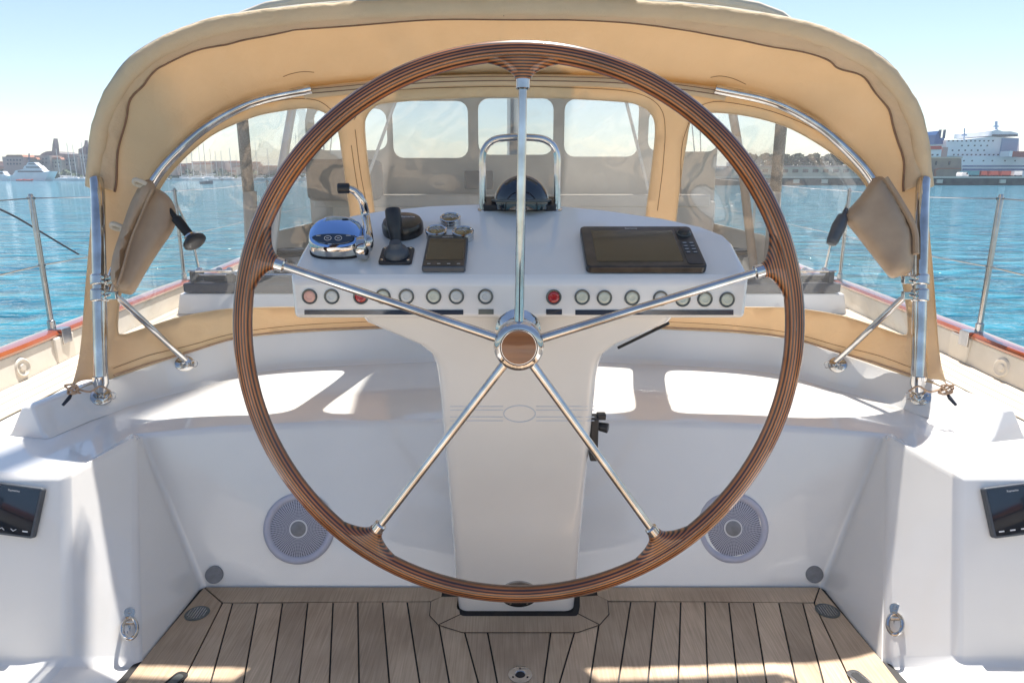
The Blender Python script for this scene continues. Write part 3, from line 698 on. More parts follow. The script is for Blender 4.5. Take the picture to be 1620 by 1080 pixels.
for k in range(19):
    e = radians(-10+100*k/18); rows.append([c+Vector((.078*cos(e)*cos(t), .05*cos(e)*sin(t), .080*sin(e))) for t in [2*pi*q_/36 for q_ in range(36)]])
m.grid(rows, closed=True, cap=True); m.build('dome', 'screen_blue', cm, ang=60)
m = MB(); m.tube([c+Vector((.081*cos(t), .053*sin(t), .010)) for t in [2*pi*q_/40 for q_ in range(40)]], .004, 8, True); m.build('bezel', 'bezel_grey', cm)
# ================================================================== SPRAY HOOD over the cockpit
hoodt = thing('spray_hood', (0, 2.9, ZB), 'tan canvas spray hood with clear windows over the front of the cockpit', 'spray hood')
def U(L, side): return [((MU-p[0] if side else p[0]), p[1]) for p in L]
AL = [((112,618),2.58),((126,560),2.66),((137,430),2.74),((146,330),2.77),((153,250),2.75),((163,192),2.72),((182,148),2.69),((212,108),2.67),((255,77),2.66),((312,52),2.67),((370,37),2.68),((505,21),2.68),((650,14),2.68),((812,11),2.68)]
AR = [((1500,618),2.58),((1486,560),2.66),((1476,430),2.74),((1467,330),2.77),((1458,250),2.75),((1447,192),2.72),((1424,146),2.69),((1388,105),2.67),((1334,73),2.66),((1275,50),2.67),((1200,35),2.68),((1100,22),2.68),((960,14),2.68)]
Ap = [at(*p, Y) for p, Y in AL]+[at(*p, Y) for p, Y in AR[::-1]]
BL = [((156,600),2.64),((162,540),2.70),((170,455),2.76),((203,365),2.79),((238,285),2.82),((283,230),2.85),((332,190),2.87),((400,157),2.93),((480,139),2.96),((650,122),2.98),((812,117),2.98)]
Bp = [at(*p, Y) for p, Y in BL]+[at(MU-p[0], p[1], Y) for p, Y in BL[-2::-1]]
GS = [((110,622),.655),((138,611),.66),((173,600),.665),((215,586),.675),((255,572),.69),((310,554),.705),((367,537),.715),((450,527),.718),((540,522),.72),((680,517),.72),((812,515),.72)]
Gs = [atz(*p, z) for p, z in GS]+[atz(MU-p[0], p[1], z) for p, z in GS[-2::-1]]
def resample(C, n):
    L = [0]
    for a, b in zip(C, C[1:]): L.append(L[-1]+(b-a).length)
    out = []
    for i in range(n):
        t = L[-1]*i/(n-1); k = 0
        while k < len(L)-2 and L[k+1] < t: k += 1
        out.append(C[k].lerp(C[k+1], (t-L[k])/max(1e-9, L[k+1]-L[k])))
    return out
Bc = catmull(Bp, 10); Gc2 = catmull(Gs, 10)
m = MB(); m.grid([[b.lerp(g, -.06+1.12*k/12) for k in range(13)] for b, g in zip(Bc, Gc2)]); FRONT = BVHTree.FromPolygons(m.v, m.f)
Ac = resample(catmull(Ap, 10), 161); Bc2 = resample(Bc, 161)
rng = random.Random(3)
rows = []
for i in range(161):
    a, b = Ac[i], Bc2[i]; row = []
    for k in range(11):
        t = k/10; p = a.lerp(b, t)
        up = Vector((p.x*.55, 0, 1)).normalized()
        p = p+up*(.022*sin(pi*t)) + up*(.006*sin(i*.62+k*.5+1.2*sin(i*.13))*sin(pi*t)*(1 if (25 < i < 60 or 100 < i < 136) else .25))
        row.append(p)
    rows.append(row)
m = MB(); m.grid(rows); m.build('roof', 'canvas', hoodt, solid=.003, ang=80); ROOF = BVHTree.FromPolygons(m.v, m.f)
# sleeve round the aft bow
m = MB(); rr = []
for i in range(161):
    f_ = min(1, min(i, 160-i)/22); rr.append(.010+.020*f_+.0012*sin(i*1.3)+.0008*sin(i*2.9))
cnt = [p+Vector((0,-.006,0)) for p in Ac]
m.tube(cnt[24:137], [r_ if 3 < k_ < 109 else r_*.93 for k_, r_ in enumerate(rr[24:137])], 14); m.build('hem_sleeve', 'canvas_hem', hoodt, ang=80)
m = MB(); oc = Vector((0, 2.68, 1.2)); po = []
for k_, p in enumerate(cnt[24:137]):
    d_ = (p-oc); d_.y = 0; d_.normalize(); po.append(p+d_*(.027*min(1, .35+min(k_, 112-k_)/25))+Vector((0,.004,0)))
m.tube(po, [.0125*min(1, .4+min(k_, 112-k_)/25) for k_ in range(113)], 10); m.build('outer_edge', 'canvas_outer', hoodt, ang=80)
# flat facing band of the sleeve with tucks, out to the wavy zip
ZL = [(182,302),(184,270),(190,225),(198,185),(206,160),(218,140),(232,126),(248,108),(262,98),(290,86),(318,76),(345,69),(362,68),(400,58),(450,47),(478,44),(540,39),(640,31),(720,28),(812,28),(900,29),(1000,34),(1080,44),(1130,54),(1200,66),(1262,78),(1310,94),(1330,105),(1362,118),(1385,142),(1402,165),(1412,190),(1422,225),(1430,262),(1430,304)]
def roofhit(u, v, off=.0): return hit(ROOF, u, v, 2.7, off)[0]
zc = []
zz = [roofhit(p.x+(1.6 if abs(p.x-812) > 350 else .4)*sin(i*.55), p.y+(1.5 if abs(p.x-812) > 350 else .5)*sin(i*.47+1), .006) for i, p in enumerate(catmull([(a, b, 0) for a, b in ZL], 5))]
m = MB(); m.tube(zz, .0052, 8); m.build('zip', 'seam_brown', hoodt)
def pxcurve(L, tree, off=.004, n=5, fb=3.0): return [hit(tree, p.x, p.y, fb, off)[0] for p in catmull([(a, b, 0) for a, b in L], n)]
m = MB(); zi = resample(zz, 161); rows = []
for i in range(161):
    a = cnt[max(14, min(146, i))]
    t = i/160
    a = resample(cnt[22:139], 161)[i] if i == -1 else None
an = resample(cnt[25:136], 481); zi = resample(zz, 481)
for i in range(481):
    row = []
    for k in range(7):
        t = k/6; p = an[i].lerp(zi[i], t)
        b = .012*sin(pi*min(1, t*1.1))+(.0045*sin(i*.13+k*.6+sin(i*.03))+.0060*max(0, sin(i*.36+k*.55+2.2*sin(i*.047)))**2)*sin(pi*t)*(1.25 if i < 170 or i > 310 else .45)
        row.append(p+Vector((0,-1,-.35)).normalized()*(b+.002))
    rows.append(row)
m.grid(rows); m.build('hem_band', 'canvas_hem', hoodt, solid=.002, ang=80)
# front: canvas with three clear panes, cut in one go and laid on the lofted surface
OUT = [(p[0][0], p[0][1]) for p in BL]; OUT = OUT+[(MU-x, y) for x, y in OUT[-2::-1]]
OUT = [(p.x, p.y) for p in catmull([(a, b, 0) for a, b in OUT], 5)]
OG = [(p[0][0], p[0][1]) for p in GS]; OG = OG+[(MU-x, y) for x, y in OG[-2::-1]]
OG = [(p.x, p.y) for p in catmull([(a, b, 0) for a, b in OG], 4)][::-1]
BORDER = OUT+OG
def smooth(L, n=4): return [(p.x, p.y) for p in catmull([(a, b, 0) for a, b in L], n, True)]
WLf = smooth([(186,522),(190,470),(205,410),(226,350),(258,290),(282,260),(310,233),(345,208),(400,185),(440,176),(480,171),(504,174),(522,184),(534,203),(541,240),(549,300),(557,360),(563,420),(564,462),(552,480),(520,486),(450,486),(372,488),(330,493),(280,503),(215,524),(195,529)])
WC = smooth([(577,205),(579,186),(590,171),(610,163),(700,156),(800,153),(900,156),(985,161),(1012,167),(1030,180),(1037,205),(1031,270),(1023,333),(1013,440),(1008,470),(990,482),(900,484),(812,484),(720,484),(632,482),(616,470),(606,440),(592,333),(582,260)])
WRt = smooth([(1086,225),(1090,200),(1098,186),(1116,179),(1150,179),(1200,187),(1250,203),(1300,231),(1340,261),(1368,290),(1398,350),(1420,410),(1432,470),(1437,522),(1428,530),(1405,523),(1344,503),(1296,493),(1240,487),(1150,486),(1100,486),(1072,480),(1062,462),(1062,420),(1068,360),(1075,300),(1081,255)])
def surf(outline, holes, tree, name, mt, parent, solid=.003, step=17, wob=0):
    P = list(outline); E = [(i, (i+1) % len(outline)) for i in range(len(outline))]
    for h in holes:
        o = len(P); P += h; E += [(o+i, o+(i+1) % len(h)) for i in range(len(h))]
    xs = [p[0] for p in outline]; ys = [p[1] for p in outline]
    def near(p):
        for q in P[:nb]:
            if abs(q[0]-p[0])+abs(q[1]-p[1]) < step*.55: return True
        return False
    nb = len(P)
    u = min(xs)
    while u < max(xs):
        v = min(ys)
        while v < max(ys):
            if inpoly((u, v), outline) and not any(inpoly((u, v), h) for h in holes) and not near((u, v)): P.append((u+random.uniform(-2, 2), v))
            v += step
        u += step
    r = delaunay_2d_cdt([Vector(p) for p in P], E, [], 0, 1e-5)
    vs = []
    for p in r[0]:
        q, n_ = hit(tree, p.x, p.y, 3.0)
        if wob: q = q+n_*wob*(sin(p.x*.045+1.3*sin(p.y*.03))*sin(p.y*.038+p.x*.01))
        vs.append(q)
    fs = []
    for f in r[2]:
        c = sum((r[0][k] for k in f), Vector((0,0)))/len(f)
        if inpoly(c, outline) and not any(inpoly(c, h) for h in holes): fs.append(list(f))
    m = MB(); m.mesh(vs, fs); return m.build(name, mt, parent, solid=solid, ang=80)
surf(BORDER, [WLf, WC, WRt], FRONT, 'window_surround', 'canvas_light', hoodt)
for W_ in (WLf, WC, WRt):
    surf(W_, [], FRONT, 'window_pane', 'vinyl_centre' if W_ is WC else 'vinyl', hoodt, solid=0, step=14, wob=.006)
    m = MB(); m.tube([hit(FRONT, p[0], p[1], 3)[0] for p in W_], .0028, 6, True); m.build('window_binding', 'canvas_light', hoodt)
# stitch lines
ST = [[(196,365),(228,315),(253,277),(275,240),(300,213),(340,190),(383,173),(450,158),(490,157),(512,164),(534,183)],
      [(556,230),(563,280),(573,333),(580,380)], [(562,205),(570,270),(582,333)],
      [(560,190),(585,150),(620,143),(700,139),(812,137),(900,139),(980,143),(1020,152),(1044,170),(1052,200),(1049,260),(1040,333)],
      [(1077,310),(1078,240),(1086,205),(1100,175),(1120,163),(1150,162),(1220,176),(1290,205),(1340,240),(1370,280),(1400,325)]]
m = MB()
for L in ST: m.tube(pxcurve(L, FRONT, .003), .0013, 5)
m.build('stitching', 'seam_brown', hoodt)
m = MB()
for L in ([(178,583),(235,562),(300,546),(370,527),(450,516),(540,510),(680,505),(812,504)],):
    for s_ in (0, 1): m.tube(pxcurve(U(L, s_), FRONT, .003, fb=3.2), .0012, 5)
m.build('skirt_stitching', 'seam_brown', hoodt)
m = MB()
for L in ([(180,594),(235,575),(300,556),(370,535),(450,524),(540,519),(680,514),(812,512)],):
    for s_ in (0, 1): m.tube(pxcurve(U(L, s_), FRONT, .001, fb=3.2), .005, 6)
m.build('skirt_tape', 'pink_tape', hoodt)
# pocket across the front bow
PK = [(483,134),(560,127),(650,118),(730,114),(812,113),(900,114),(980,117),(1070,126),(1146,137)]
pkc = [p+Vector((0,-.02,-.016)) for p in [hit(FRONT, p.x, p.y+8, 3.0)[0] for p in catmull([(a, b, 0) for a, b in PK], 5)]]
m = MB(); m.tube(pkc, .022, 12); m.build('bow_pocket', 'canvas', hoodt, ang=80)
m = MB(); m.tube([p+Vector((0,-.0205,-.006)) for p in pkc], .0022, 5); m.tube([p+Vector((0,-.0195,.010)) for p in pkc], .0016, 5)
m.tube(pxcurve([(448,121),(462,116),(480,113),(497,114)], ROOF, .003), .0012, 5); m.tube(pxcurve([(1124,122),(1140,120),(1160,124),(1180,133)], ROOF, .003), .0012, 5)
m.tube(pxcurve([(797,4),(797,18)], ROOF, .02), .0012, 4)
m.build('pocket_stitching', 'seam_brown', hoodt)
# steel: front bow, and the two aft legs with clamps, braces and pad eyes
def offs(L, side, d): return [at((MU-p[0]) if side else p[0], p[1], Y)+d for p, Y in L]
foot_info = []
for side in (0, 1):
    sx_ = -1 if side == 0 else 1
    X = (lambda u: u) if side == 0 else (lambda u: MU-u+ (0))
    topu, botu = (155, 160) if side == 0 else (1459, 1452)
    ft, fn = hit(RIDGE, 160 if side == 0 else 1456, 628, 2.5)
    if ft.y > 3.2 or ft.y < 2.0: ft = at(160 if side == 0 else 1456, 628, 2.5); fn = Vector((-sx_*.8,-.5,.2)).normalized()
    foot_info.append((ft, fn)); print('FOOT', side, ft, fn)
    zc0 = ft.y*CP+(H-ft.z)*SP
    def leg(u, v, k=0.0): r = ray(u, v); return CAM+r*(zc0-.035+k)
    pt_ = [leg(botu, 606), leg(botu+ (topu-botu)*.5, 450, 0), leg(topu, 310, .0)]
    if side == 0: tilt = 0
    m = MB(); m.tube([pt_[0], pt_[1], pt_[2], leg(topu+(-1 if side==0 else 1)*2, 285, .03)], .0245, 24); m.build('leg', 'chrome', hoodt)
    m = MB(); a = leg(botu, 618); m.tube([pt_[0]+Vector((0,0,.03)), pt_[0]+Vector((0,0,.0)), a, ft.lerp(a, .7)], [.0275,.0275,.019,.010], 20); m.build('leg_end', 'chrome', hoodt)
    for v0, v1 in ((434, 451), (457, 477)):
        uu = lambda v: topu+(botu-topu)*(v-310)/296
        m = MB(); m.tube([leg(uu(v0), v0, 0), leg(uu(v0+2), v0+2, 0), leg(uu(v1-2), v1-2, 0), leg(uu(v1), v1, 0)], [.027,.031,.031,.027], 24)
        for dv in (5, 12):
            c = leg(uu(v0+dv)-5*(-sx_)*-1, v0+dv, -.032); m.tube([c, c+Vector((0,.02,0))], .0065, 10)
        dx = -sx_*.045; c = leg(uu((v0+v1)/2), (v0+v1)/2, 0); m.box(c+Vector((dx,.0,0)), (.045,.022,.030)); m.build('clamp', 'chrome', hoodt, bevel=.003)
    # front bow tube up to the pocket
    L = [((168,462),2.66),((178,430),2.69),((203,368),2.74),((240,285),2.78),((285,231),2.82),((334,191),2.87),((400,158),2.92),((490,138),2.945)]
    tb = catmull(offs(L, side, Vector((-sx_*.012,-.020,-.010))), 7)
    m = MB(); m.tube(tb, .0185, 20); m.build('front_bow', 'chrome', hoodt)
    # brace
    u1, v1 = (292, 575) if side == 0 else (1325, 577)
    q, qn = hit(RIDGE, u1, v1, 3.0)
    if q.y > 3.5: q = atz(u1, v1, .60); qn = Vector((-sx_*.6,-.75,.2)).normalized()
    s0 = leg(182 if side == 0 else 1434, 466, .0)
    qe = q+qn*.028
    m = MB(); m.tube([s0, s0.lerp(qe, .04), s0.lerp(qe, .06), s0.lerp(qe, .95), qe], [.008,.008,.0125,.0125,.008], 16); m.build('brace', 'chrome', hoodt)
    for pp_, nn_ in ((ft, fn), (q, qn)):
        M = frame(pp_, nn_)
        m = MB(); m.lathe([(.034,-.004),(.034,.003),(.028,.0075),(.013,.012),(.011,.024),(0,.026)], M@Matrix.Scale(1.25, 4, (1,0,0)), 28)
        m.box(M@Vector((0,.0,.028)), (.028,.012,.028), M.to_3x3()); m.tube([M@Vector((-.026,0,.03)), M@Vector((.026,0,.03))], .0045, 10)
        rg = M@Vector((-sx_*.03, -.004, .026)); m.tube([rg+Vector((.014*cos(t*pi/9), .003*sin(t), .014*sin(t*pi/9)-.010)) for t in range(18)], .0016, 6, True)
        m.build('pad_eye', 'chrome', hoodt, ang=40)
    # tied canvas tail at the end of the hood
    e_ = at(118 if side == 0 else 1494, 614, 2.40)
    m = MB(); kn = [e_+Vector((.02*sin(t*1.7)*1.2, -.012+.008*cos(t*2.1), .018*cos(t*1.3))) for t in range(14)]
    m.tube(catmull(kn, 4), .0036, 7); m.tube(catmull([e_, e_+Vector((sx_*-.06,-.01,-.01)), e_+Vector((sx_*-.10,-.005,.01)), e_+Vector((sx_*-.13,-.0,-.012))], 5), .0036, 7)
    m.build('lashing', 'pink_tape', hoodt)
    m = MB(); c = e_+Vector((sx_*.006,-.03,-.028)); m.tube([c+Vector((0,.02,.012)), c, c+Vector((sx_*.012,-.022,-.02))], [.004,.007,.005], 12); m.build('hook', 'navy', hoodt)
# ================================================================== winch handle pouches
def cushion(outline, Y, depth, name, mt, parent, edge=18, push=Vector((0,0,0)), tiltY=None):
    o = smooth(outline, 3); P = list(o); n0 = len(o); E = [(i, (i+1) % n0) for i in range(n0)]
    xs = [p[0] for p in o]; ys = [p[1] for p in o]; stp = 7
    def dist(p):
        d = 1e9
        for i in range(n0):
            a, b = Vector(o[i]), Vector(o[(i+1) % n0]); ab = b-a; t = max(0, min(1, (Vector(p)-a).dot(ab)/max(ab.length_squared, 1e-6))); d = min(d, (Vector(p)-a-ab*t).length)
        return d
    u = min(xs)
    while u < max(xs):
        v = min(ys)
        while v < max(ys):
            if inpoly((u, v), o) and dist((u, v)) > 4: P.append((u, v))
            v += stp
        u += stp
    r = delaunay_2d_cdt([Vector(p) for p in P], E, [], 0, 1e-5)
    fr, bk = [], []
    for p in r[0]:
        d = min(1, dist((p.x, p.y))/edge); h_ = depth*.5*sqrt(max(0, 1-(1-d)**2)); yy = Y if tiltY is None else tiltY(p.x, p.y)
        wr = .004*sin(p.x*.11+p.y*.05)*d
        fr.append(at(p.x, p.y, yy-h_*1.25-wr)); q = at(p.x, p.y, yy); bk.append(q+Vector((0, h_*.75, 0)))
    fs = [list(f) for f in r[2] if inpoly(sum((r[0][k] for k in f), Vector((0,0)))/len(f), o)]
    m = MB(); n = len(fr); m.mesh(fr+bk, fs+[[n+i for i in f[::-1]] for f in fs]); 
    return m.build(name, mt, parent, ang=80)
pl = thing('winch_handle_pouch', at(225, 370, 2.5), 'brown leather pouch strapped inside the left side of the spray hood', 'pouch', None)
tl_ = lambda u, v: 2.58+(460-v)*.0009
cushion([(222,300),(240,296),(262,306),(276,325),(279,348),(272,368),(250,400),(228,436),(213,462),(203,466),(186,460),(177,442),(181,415),(194,370),(208,330)], 2.55, .085, 'pouch', 'leather', pl, 20, tiltY=tl_)
cushion([(222,292),(236,284),(246,296),(238,316),(218,350),(200,395),(190,440),(180,452),(175,436),(178,405),(192,362),(206,322)], 2.5, .05, 'flap', 'leather', pl, 9, tiltY=lambda u, v: tl_(u, v)-.045)
m = MB(); m.tube([at(p.x, p.y, tl_(p.x, p.y)-.075) for p in catmull([(241,300,0),(226,334,0),(208,378,0),(196,420,0),(186,452,0)], 5)], .0045, 6); m.build('piping', 'leather', pl)
for (u, v) in ((218,287),(182,356)):
    m = MB()
    c = at(u, v, 2.66); m.tube(catmull([c+Vector((.03,0,-.01)), c+Vector((0,-.012,.006)), c+Vector((-.012,0,-.008)), c+Vector((.01,.012,-.018))], 5, True), .009, 8)
    m.build('tie', 'canvas_pale', pl)
pr = thing('winch_handle_pouch', at(1395, 360, 2.5), 'smooth brown leather pouch strapped inside the right side of the spray hood', 'pouch', None)
tr_ = lambda u, v: 2.58+(440-v)*.0009
cushion([(1386,280),(1402,284),(1425,322),(1443,362),(1446,400),(1442,428),(1426,436),(1410,440),(1398,428),(1370,392),(1348,364),(1333,346),(1336,338),(1360,312),(1374,292)], 2.55, .10, 'pouch', 'leather', pr, 26, tiltY=tr_)
m = MB(); m.tube([at(p.x, p.y, tr_(p.x, p.y)-.03) for p in catmull([(1400,282,0),(1424,320,0),(1446,362,0),(1449,402,0)], 5)], .012, 8); m.build('strap', 'leather', pr)
hl = thing('winch_crank', at(300, 370, 2.5), 'black gripped winch handle with a round knob sticking out of the left pouch', 'winch handle')
m = MB(); a, b = at(268, 332, 2.66), at(306, 380, 2.61); m.tube([a, a.lerp(b, .25), a.lerp(b, .3), a.lerp(b, .85), b], [.010,.010,.019,.017,.016], 18); m.build('grip', 'rubber', hl)
d = (b-a).normalized(); M = frame(b, d); m = MB(); m.lathe([(.020,-.012),(.036,-.004),(.044,.004),(.044,.012),(.036,.018),(.02,.020),(0,.020)], M, 32); m.build('end_knob', 'black_plastic', hl, ang=50)
m = MB(); m.lathe([(.024,-.022),(.026,-.014),(.022,-.010)], M, 28); m.build('collar', 'chrome', hl)
hr = thing('winch_crank', at(1325, 360, 2.5), 'plain grey gripped winch handle sticking out of the right pouch', 'winch handle')
m = MB(); a, b = at(1339, 330, 2.66), at(1315, 386, 2.61); m.tube([a, a.lerp(b, .18), a.lerp(b, .22), a.lerp(b, .5), a.lerp(b, .9), b, b+(b-a)*.02], [.007,.010,.020,.026,.022,.018,.008], 20); m.build('grip', 'grey_plastic', hr, ang=60)
# ================================================================== cockpit fittings
for (u, v), lab in (((473.5, 835), 'round white loudspeaker in the bulkhead left of the pedestal'), ((1158.5, 834), 'round white loudspeaker in the bulkhead right of the pedestal')):
    p, nn = hit(WELL, u, v, 2.2); M = frame(p, nn); t = thing('loudspeaker', p, lab, 'loudspeaker', 'loudspeakers in the cockpit bulkhead')
    m = MB(); m.lathe([(.128,-.002),(.128,.004),(.123,.010),(.115,.012),(.104,.0085),(.102,.004)], M, 64); m.build('ring', 'speaker_white', t, ang=60)
    m = MB(); m.lathe([(.103,.004),(.09,.008),(.06,.0115),(.031,.013),(0,.0132)], Matrix.Identity(4), 56); gq = m.build('grille', 'speaker_mesh', t, local=True, ang=60); gq.rotation_euler = M.to_euler()
    m = MB(); m.lathe([(.032,.012),(.033,.0155),(.029,.0160)], M, 40); m.build('trim_ring', 'ink_white', t)
    m = MB(); m.lathe([(.028,.012),(.0275,.0165),(.018,.0195),(0,.0205)], M, 40); m.build('cap', 'grey_disc', t, ang=60)
for (u, v), lab in (((339.5, 908), 'small round recessed grey socket at the bottom left of the bulkhead'), ((1287.5, 907), 'small round recessed grey socket at the bottom right of the bulkhead')):
    p, nn = hit(WELL, u, v, 2.2); p = p+nn*.004; M = frame(p, nn); m = MB(); m.lathe([(.031,-.008),(.031,.005),(.0285,.0055),(.028,.0038),(0,.0038)], M, 36)
    tag(m.build('round_socket', 'grey_disc', origin=p), lab, 'socket', 'round sockets in the bulkhead')
# instrument displays on the two sloping helm panels
HN = (P1o-P1).cross(P2-P1).normalized(); HN = HN if HN.y < 0 else -HN
for side in (0, 1):
    n_ = HN if side == 0 else Vector((-HN.x, HN.y, HN.z)); p0 = P1 if side == 0 else mir(P1)
    cx, lab = (-1.433-.085, 'black instrument display with arrow keys on the left helm panel') if side == 0 else (1.441+.085, 'black instrument display with water spots on the right helm panel')
    # centre on the panel plane at mid height
    zc_ = .463; y_ = 0
    k = (n_.x*(p0.x-cx)+n_.z*(p0.z-zc_))/n_.y; y_ = p0.y+k
    M = frame(Vector((cx, y_, zc_)), n_)@Matrix.Rotation(radians(-7 if side == 0 else 7), 4, 'Z')
    d = panel('instrument_display', lab, 'display', M, .170, .150, .020, 'grey_plastic', (.156, .136), 'screen_blue', r=.008, txt='Raymarine', txtpos=(0.0, .058, .0085))
    m = MB(); Mk = M@Matrix.Translation((0,0,.0212))
    for i, kind in enumerate((0, 1, 2, 2) if side == 0 else (2, 2, 2, 2)):
        x = .062-.034*i if side == 0 else -.060+.034*i
        x0 = x if side else (-.050+.034*(3-i)) if False else x
        if side == 0: x = .060-.036*i; kind = (2, 1, 0, 2)[i]
        if kind == 2: m.box(Mk@Vector((x, -.056, 0)), (.016,.004,.0006), M.to_3x3())
        else:
            s_ = 1 if kind == 0 else -1
            for q_ in (-1, 1): m.box(Mk@Vector((x+q_*.004, -.056, 0)), (.011,.0018,.0006), M.to_3x3()@Matrix.Rotation(-q_*s_*radians(35), 3, 'Z'))
    m.build('key_marks', 'ink_white', d, smooth=False)
# folding pad eyes on the well sides
for (u, v), lab, sx_ in (((201, 984), 'polished folding ring eye low on the left cockpit side', 1), ((1420, 977), 'polished folding ring eye low on the right cockpit side', -1)):
    p, nn = hit(WELL, u, v, 1.8); M = frame(p, nn); t = thing('ring_pad_eye', p, lab, 'pad eye', 'folding pad eyes on the cockpit sides')
    R = Matrix.Rotation(radians(-28*sx_), 4, 'Z')
    m = MB(); M = M@Matrix.Scale(1.15, 4); m.prism(rrect(.030, .075, .013, 5), M@R, .006)
    for q_ in (-.026, .026): m.lathe([(.005,.006),(.0045,.0078),(0,.008)], M@R@Matrix.Translation((0,q_,0)), 12)
    m.build('plate', 'steel', t, bevel=.002)
    m = MB(); m.tube([M@R@Vector((-.016,.0,.010)), M@R@Vector((.016,0,.010))], .0085, 14); m.build('hinge', 'chrome', t)
    m = MB(); c = M@R@Vector((0,-.018,.013)); m.tube([M@R@Vector((.019*sin(q_*pi/16), -.016+.026*cos(q_*pi/16), .013+.010*(1-cos(q_*pi/16)))) for q_ in range(32)], .0062, 12, True); m.build('ring', 'chrome', t)
# drains in the sole
for (u, v), lab in (((312, 970), 'oval dark drain grating in the front left corner of the teak floor'), ((1309, 966), 'oval dark drain grating in the front right corner of the teak floor')):
    p = fp(u, v); M = frame(p+Vector((0,0,.0005)), Vector((0,0,1)), Vector((0,1,0)))
    t = thing('drain', p, lab, 'drain', 'corner drains in the cockpit floor')
    m = MB(); m.lathe([(.040,0),(.040,.002),(.034,.003),(.032,.001)], M, 36); m.build('rim', 'bezel_grey', t)
    m = MB(); m.lathe([(.033,.0),(.033,.0008),(0,.0008)], M, 32); m.build('well', 'rubber', t)
    m = MB()
    for i in range(-3, 4):
        h_ = sqrt(.032**2-(i*.009)**2); m.box(M@Vector((i*.009, 0, .0020)), (.0045, 2*h_, .0016))
    m.build('grate', 'steel', t, smooth=False)
p = fp(823, 1067); M = frame(p, Vector((0,0,1)), Vector((0,1,0)))
t = thing('deck_socket', p, 'round steel deck plate with a dark centre hole aft of the pedestal', 'deck plate')
m = MB(); m.lathe([(.036,0),(.036,.0025),(.033,.0035),(.016,.0030),(.014,.001)], M, 40)
m.build('plate', 'steel', t)
m = MB(); m.lathe([(.0145,.0005),(.0145,.0012),(0,.0012)], M, 24)
for k in range(3):
    a = radians(90+120*k); m.lathe([(.003,.003),(.003,.0042),(0,.0042)], M@Matrix.Translation((.025*cos(a), .025*sin(a), 0)), 10)
m.build('hole', 'rubber', t)
for (u, v), lab, L in (((275, 1078), 'flush pale hatch finger pull at the bottom left of the floor', .07), ((1362, 1075), 'flush steel hatch lift at the bottom right of the floor', .07)):
    p = fp(u, v); M = frame(p, Vector((0,0,1)), Vector((-.35 if u > 800 else .35,1,0)).normalized()); t = thing('hatch_pull', p, lab, 'hatch pull')
    m = MB(); m.prism(rrect(.045, .085, .018, 5), M, .002); m.build('frame', 'steel' if u > 800 else 'teak', t, bevel=.0008)
    m = MB(); m.prism(rrect(.026, .060, .011, 5), M@Matrix.Translation((0,0,.002)), .0008); m.build('recess', 'rubber' if u > 800 else 'bezel_grey', t)
# ================================================================== stanchions and lifelines
def stanchion(s, y, lab, grp, brace=False):
    x = s*(xb(y)+.030); zb_ = zd(y)+.155; t = thing('stanchion', (x, y, zb_), lab, 'stanchion', grp)
    m = MB(); m.tube([(x, y, zb_-.03), (x, y, zb_+.64), (x, y, zb_+.655)], [.0125,.0125,.009], 14); m.build('post', 'steel', t)
    m = MB(); m.lathe([(.03,0),(.03,.004),(.018,.012),(.018,.05),(.014,.054)], frame(Vector((x, y, zb_-.004)), Vector((0,0,1)), Vector((0,1,0))), 20)
    m.box((x-s*.035, y+.015, zb_-.03), (.05,.07,.075)); m.build('socket', 'steel', t, bevel=.003)
    m = MB(); m.tube([(x-.018, y, zb_+.635), (x+.018, y, zb_+.635)], .006, 8); m.tube([(x-.016, y, zb_+.32), (x+.016, y, zb_+.32)], .005, 8); m.build('wire_eye', 'steel', t)
    if brace:
        m = MB(); m.tube([(x, y, zb_+.56), (x-s*.02, y+.14, zb_+.30), (x-s*.03, y+.20, zb_-.02)], .0095, 10); m.build('brace', 'steel', t)
LB = {(-1,3.28):'leaning steel stanchion nearest the camera on the left rail',(1,3.22):'leaning steel stanchion nearest the camera on the right rail',
 (-1,4.95):'braced steel stanchion on the left rail behind the winch handle',(1,4.95):'braced steel stanchion on the right rail beyond the pouch',
 (-1,6.9):'thin steel stanchion on the left rail just outside the hood window',(1,6.9):'thin steel stanchion far along the right rail',
 (-1,9.0):'small steel stanchion near the bow on the left rail',(1,9.0):'small steel stanchion near the bow on the right rail',
 (-1,1.2):'steel stanchion beside the helm on the left rail',(1,1.2):'steel stanchion beside the helm on the right rail'}
for (s, y), lab in LB.items(): stanchion(s, y, lab, 'stanchions along the rails', y == 4.95)
m = MB()
for s in (-1, 1):
    for hgt, mt_ in ((.635, 0), (.32, 0)):
        pts = []
        ys_ = [1.2, 3.28 if s < 0 else 3.22, 4.95, 6.9, 9.0]
        for a, b in zip(ys_, ys_[1:]):
            for k in range(8):
                y = a+(b-a)*k/8; t = k/8; pts.append((s*(xb(a)*(1-t)+xb(b)*t+.030), y, (zd(a)*(1-t)+zd(b)*t)+.155+hgt-.012*sin(pi*t)))
        m = MB(); m.tube(pts, .0032, 6)
        tag(m.build('lifeline', 'steel'), f'{"upper" if hgt > .5 else "lower"} guard wire strung between the stanchions on the {"left" if s < 0 else "right"} rail', 'guard wire', 'guard wires along the rails')
m = MB(); m.tube(catmull([at(-40, 312, 3.0), at(0, 331, 3.15), at(30, 346, 3.3), at(70, 370, 3.6), at(100, 388, 3.8), at(124, 402, 4.0)], 5), .005, 6)
tag(m.build('mooring_rope', 'rope_dark'), 'thin dark rope slanting down across the water at the left edge', 'rope')
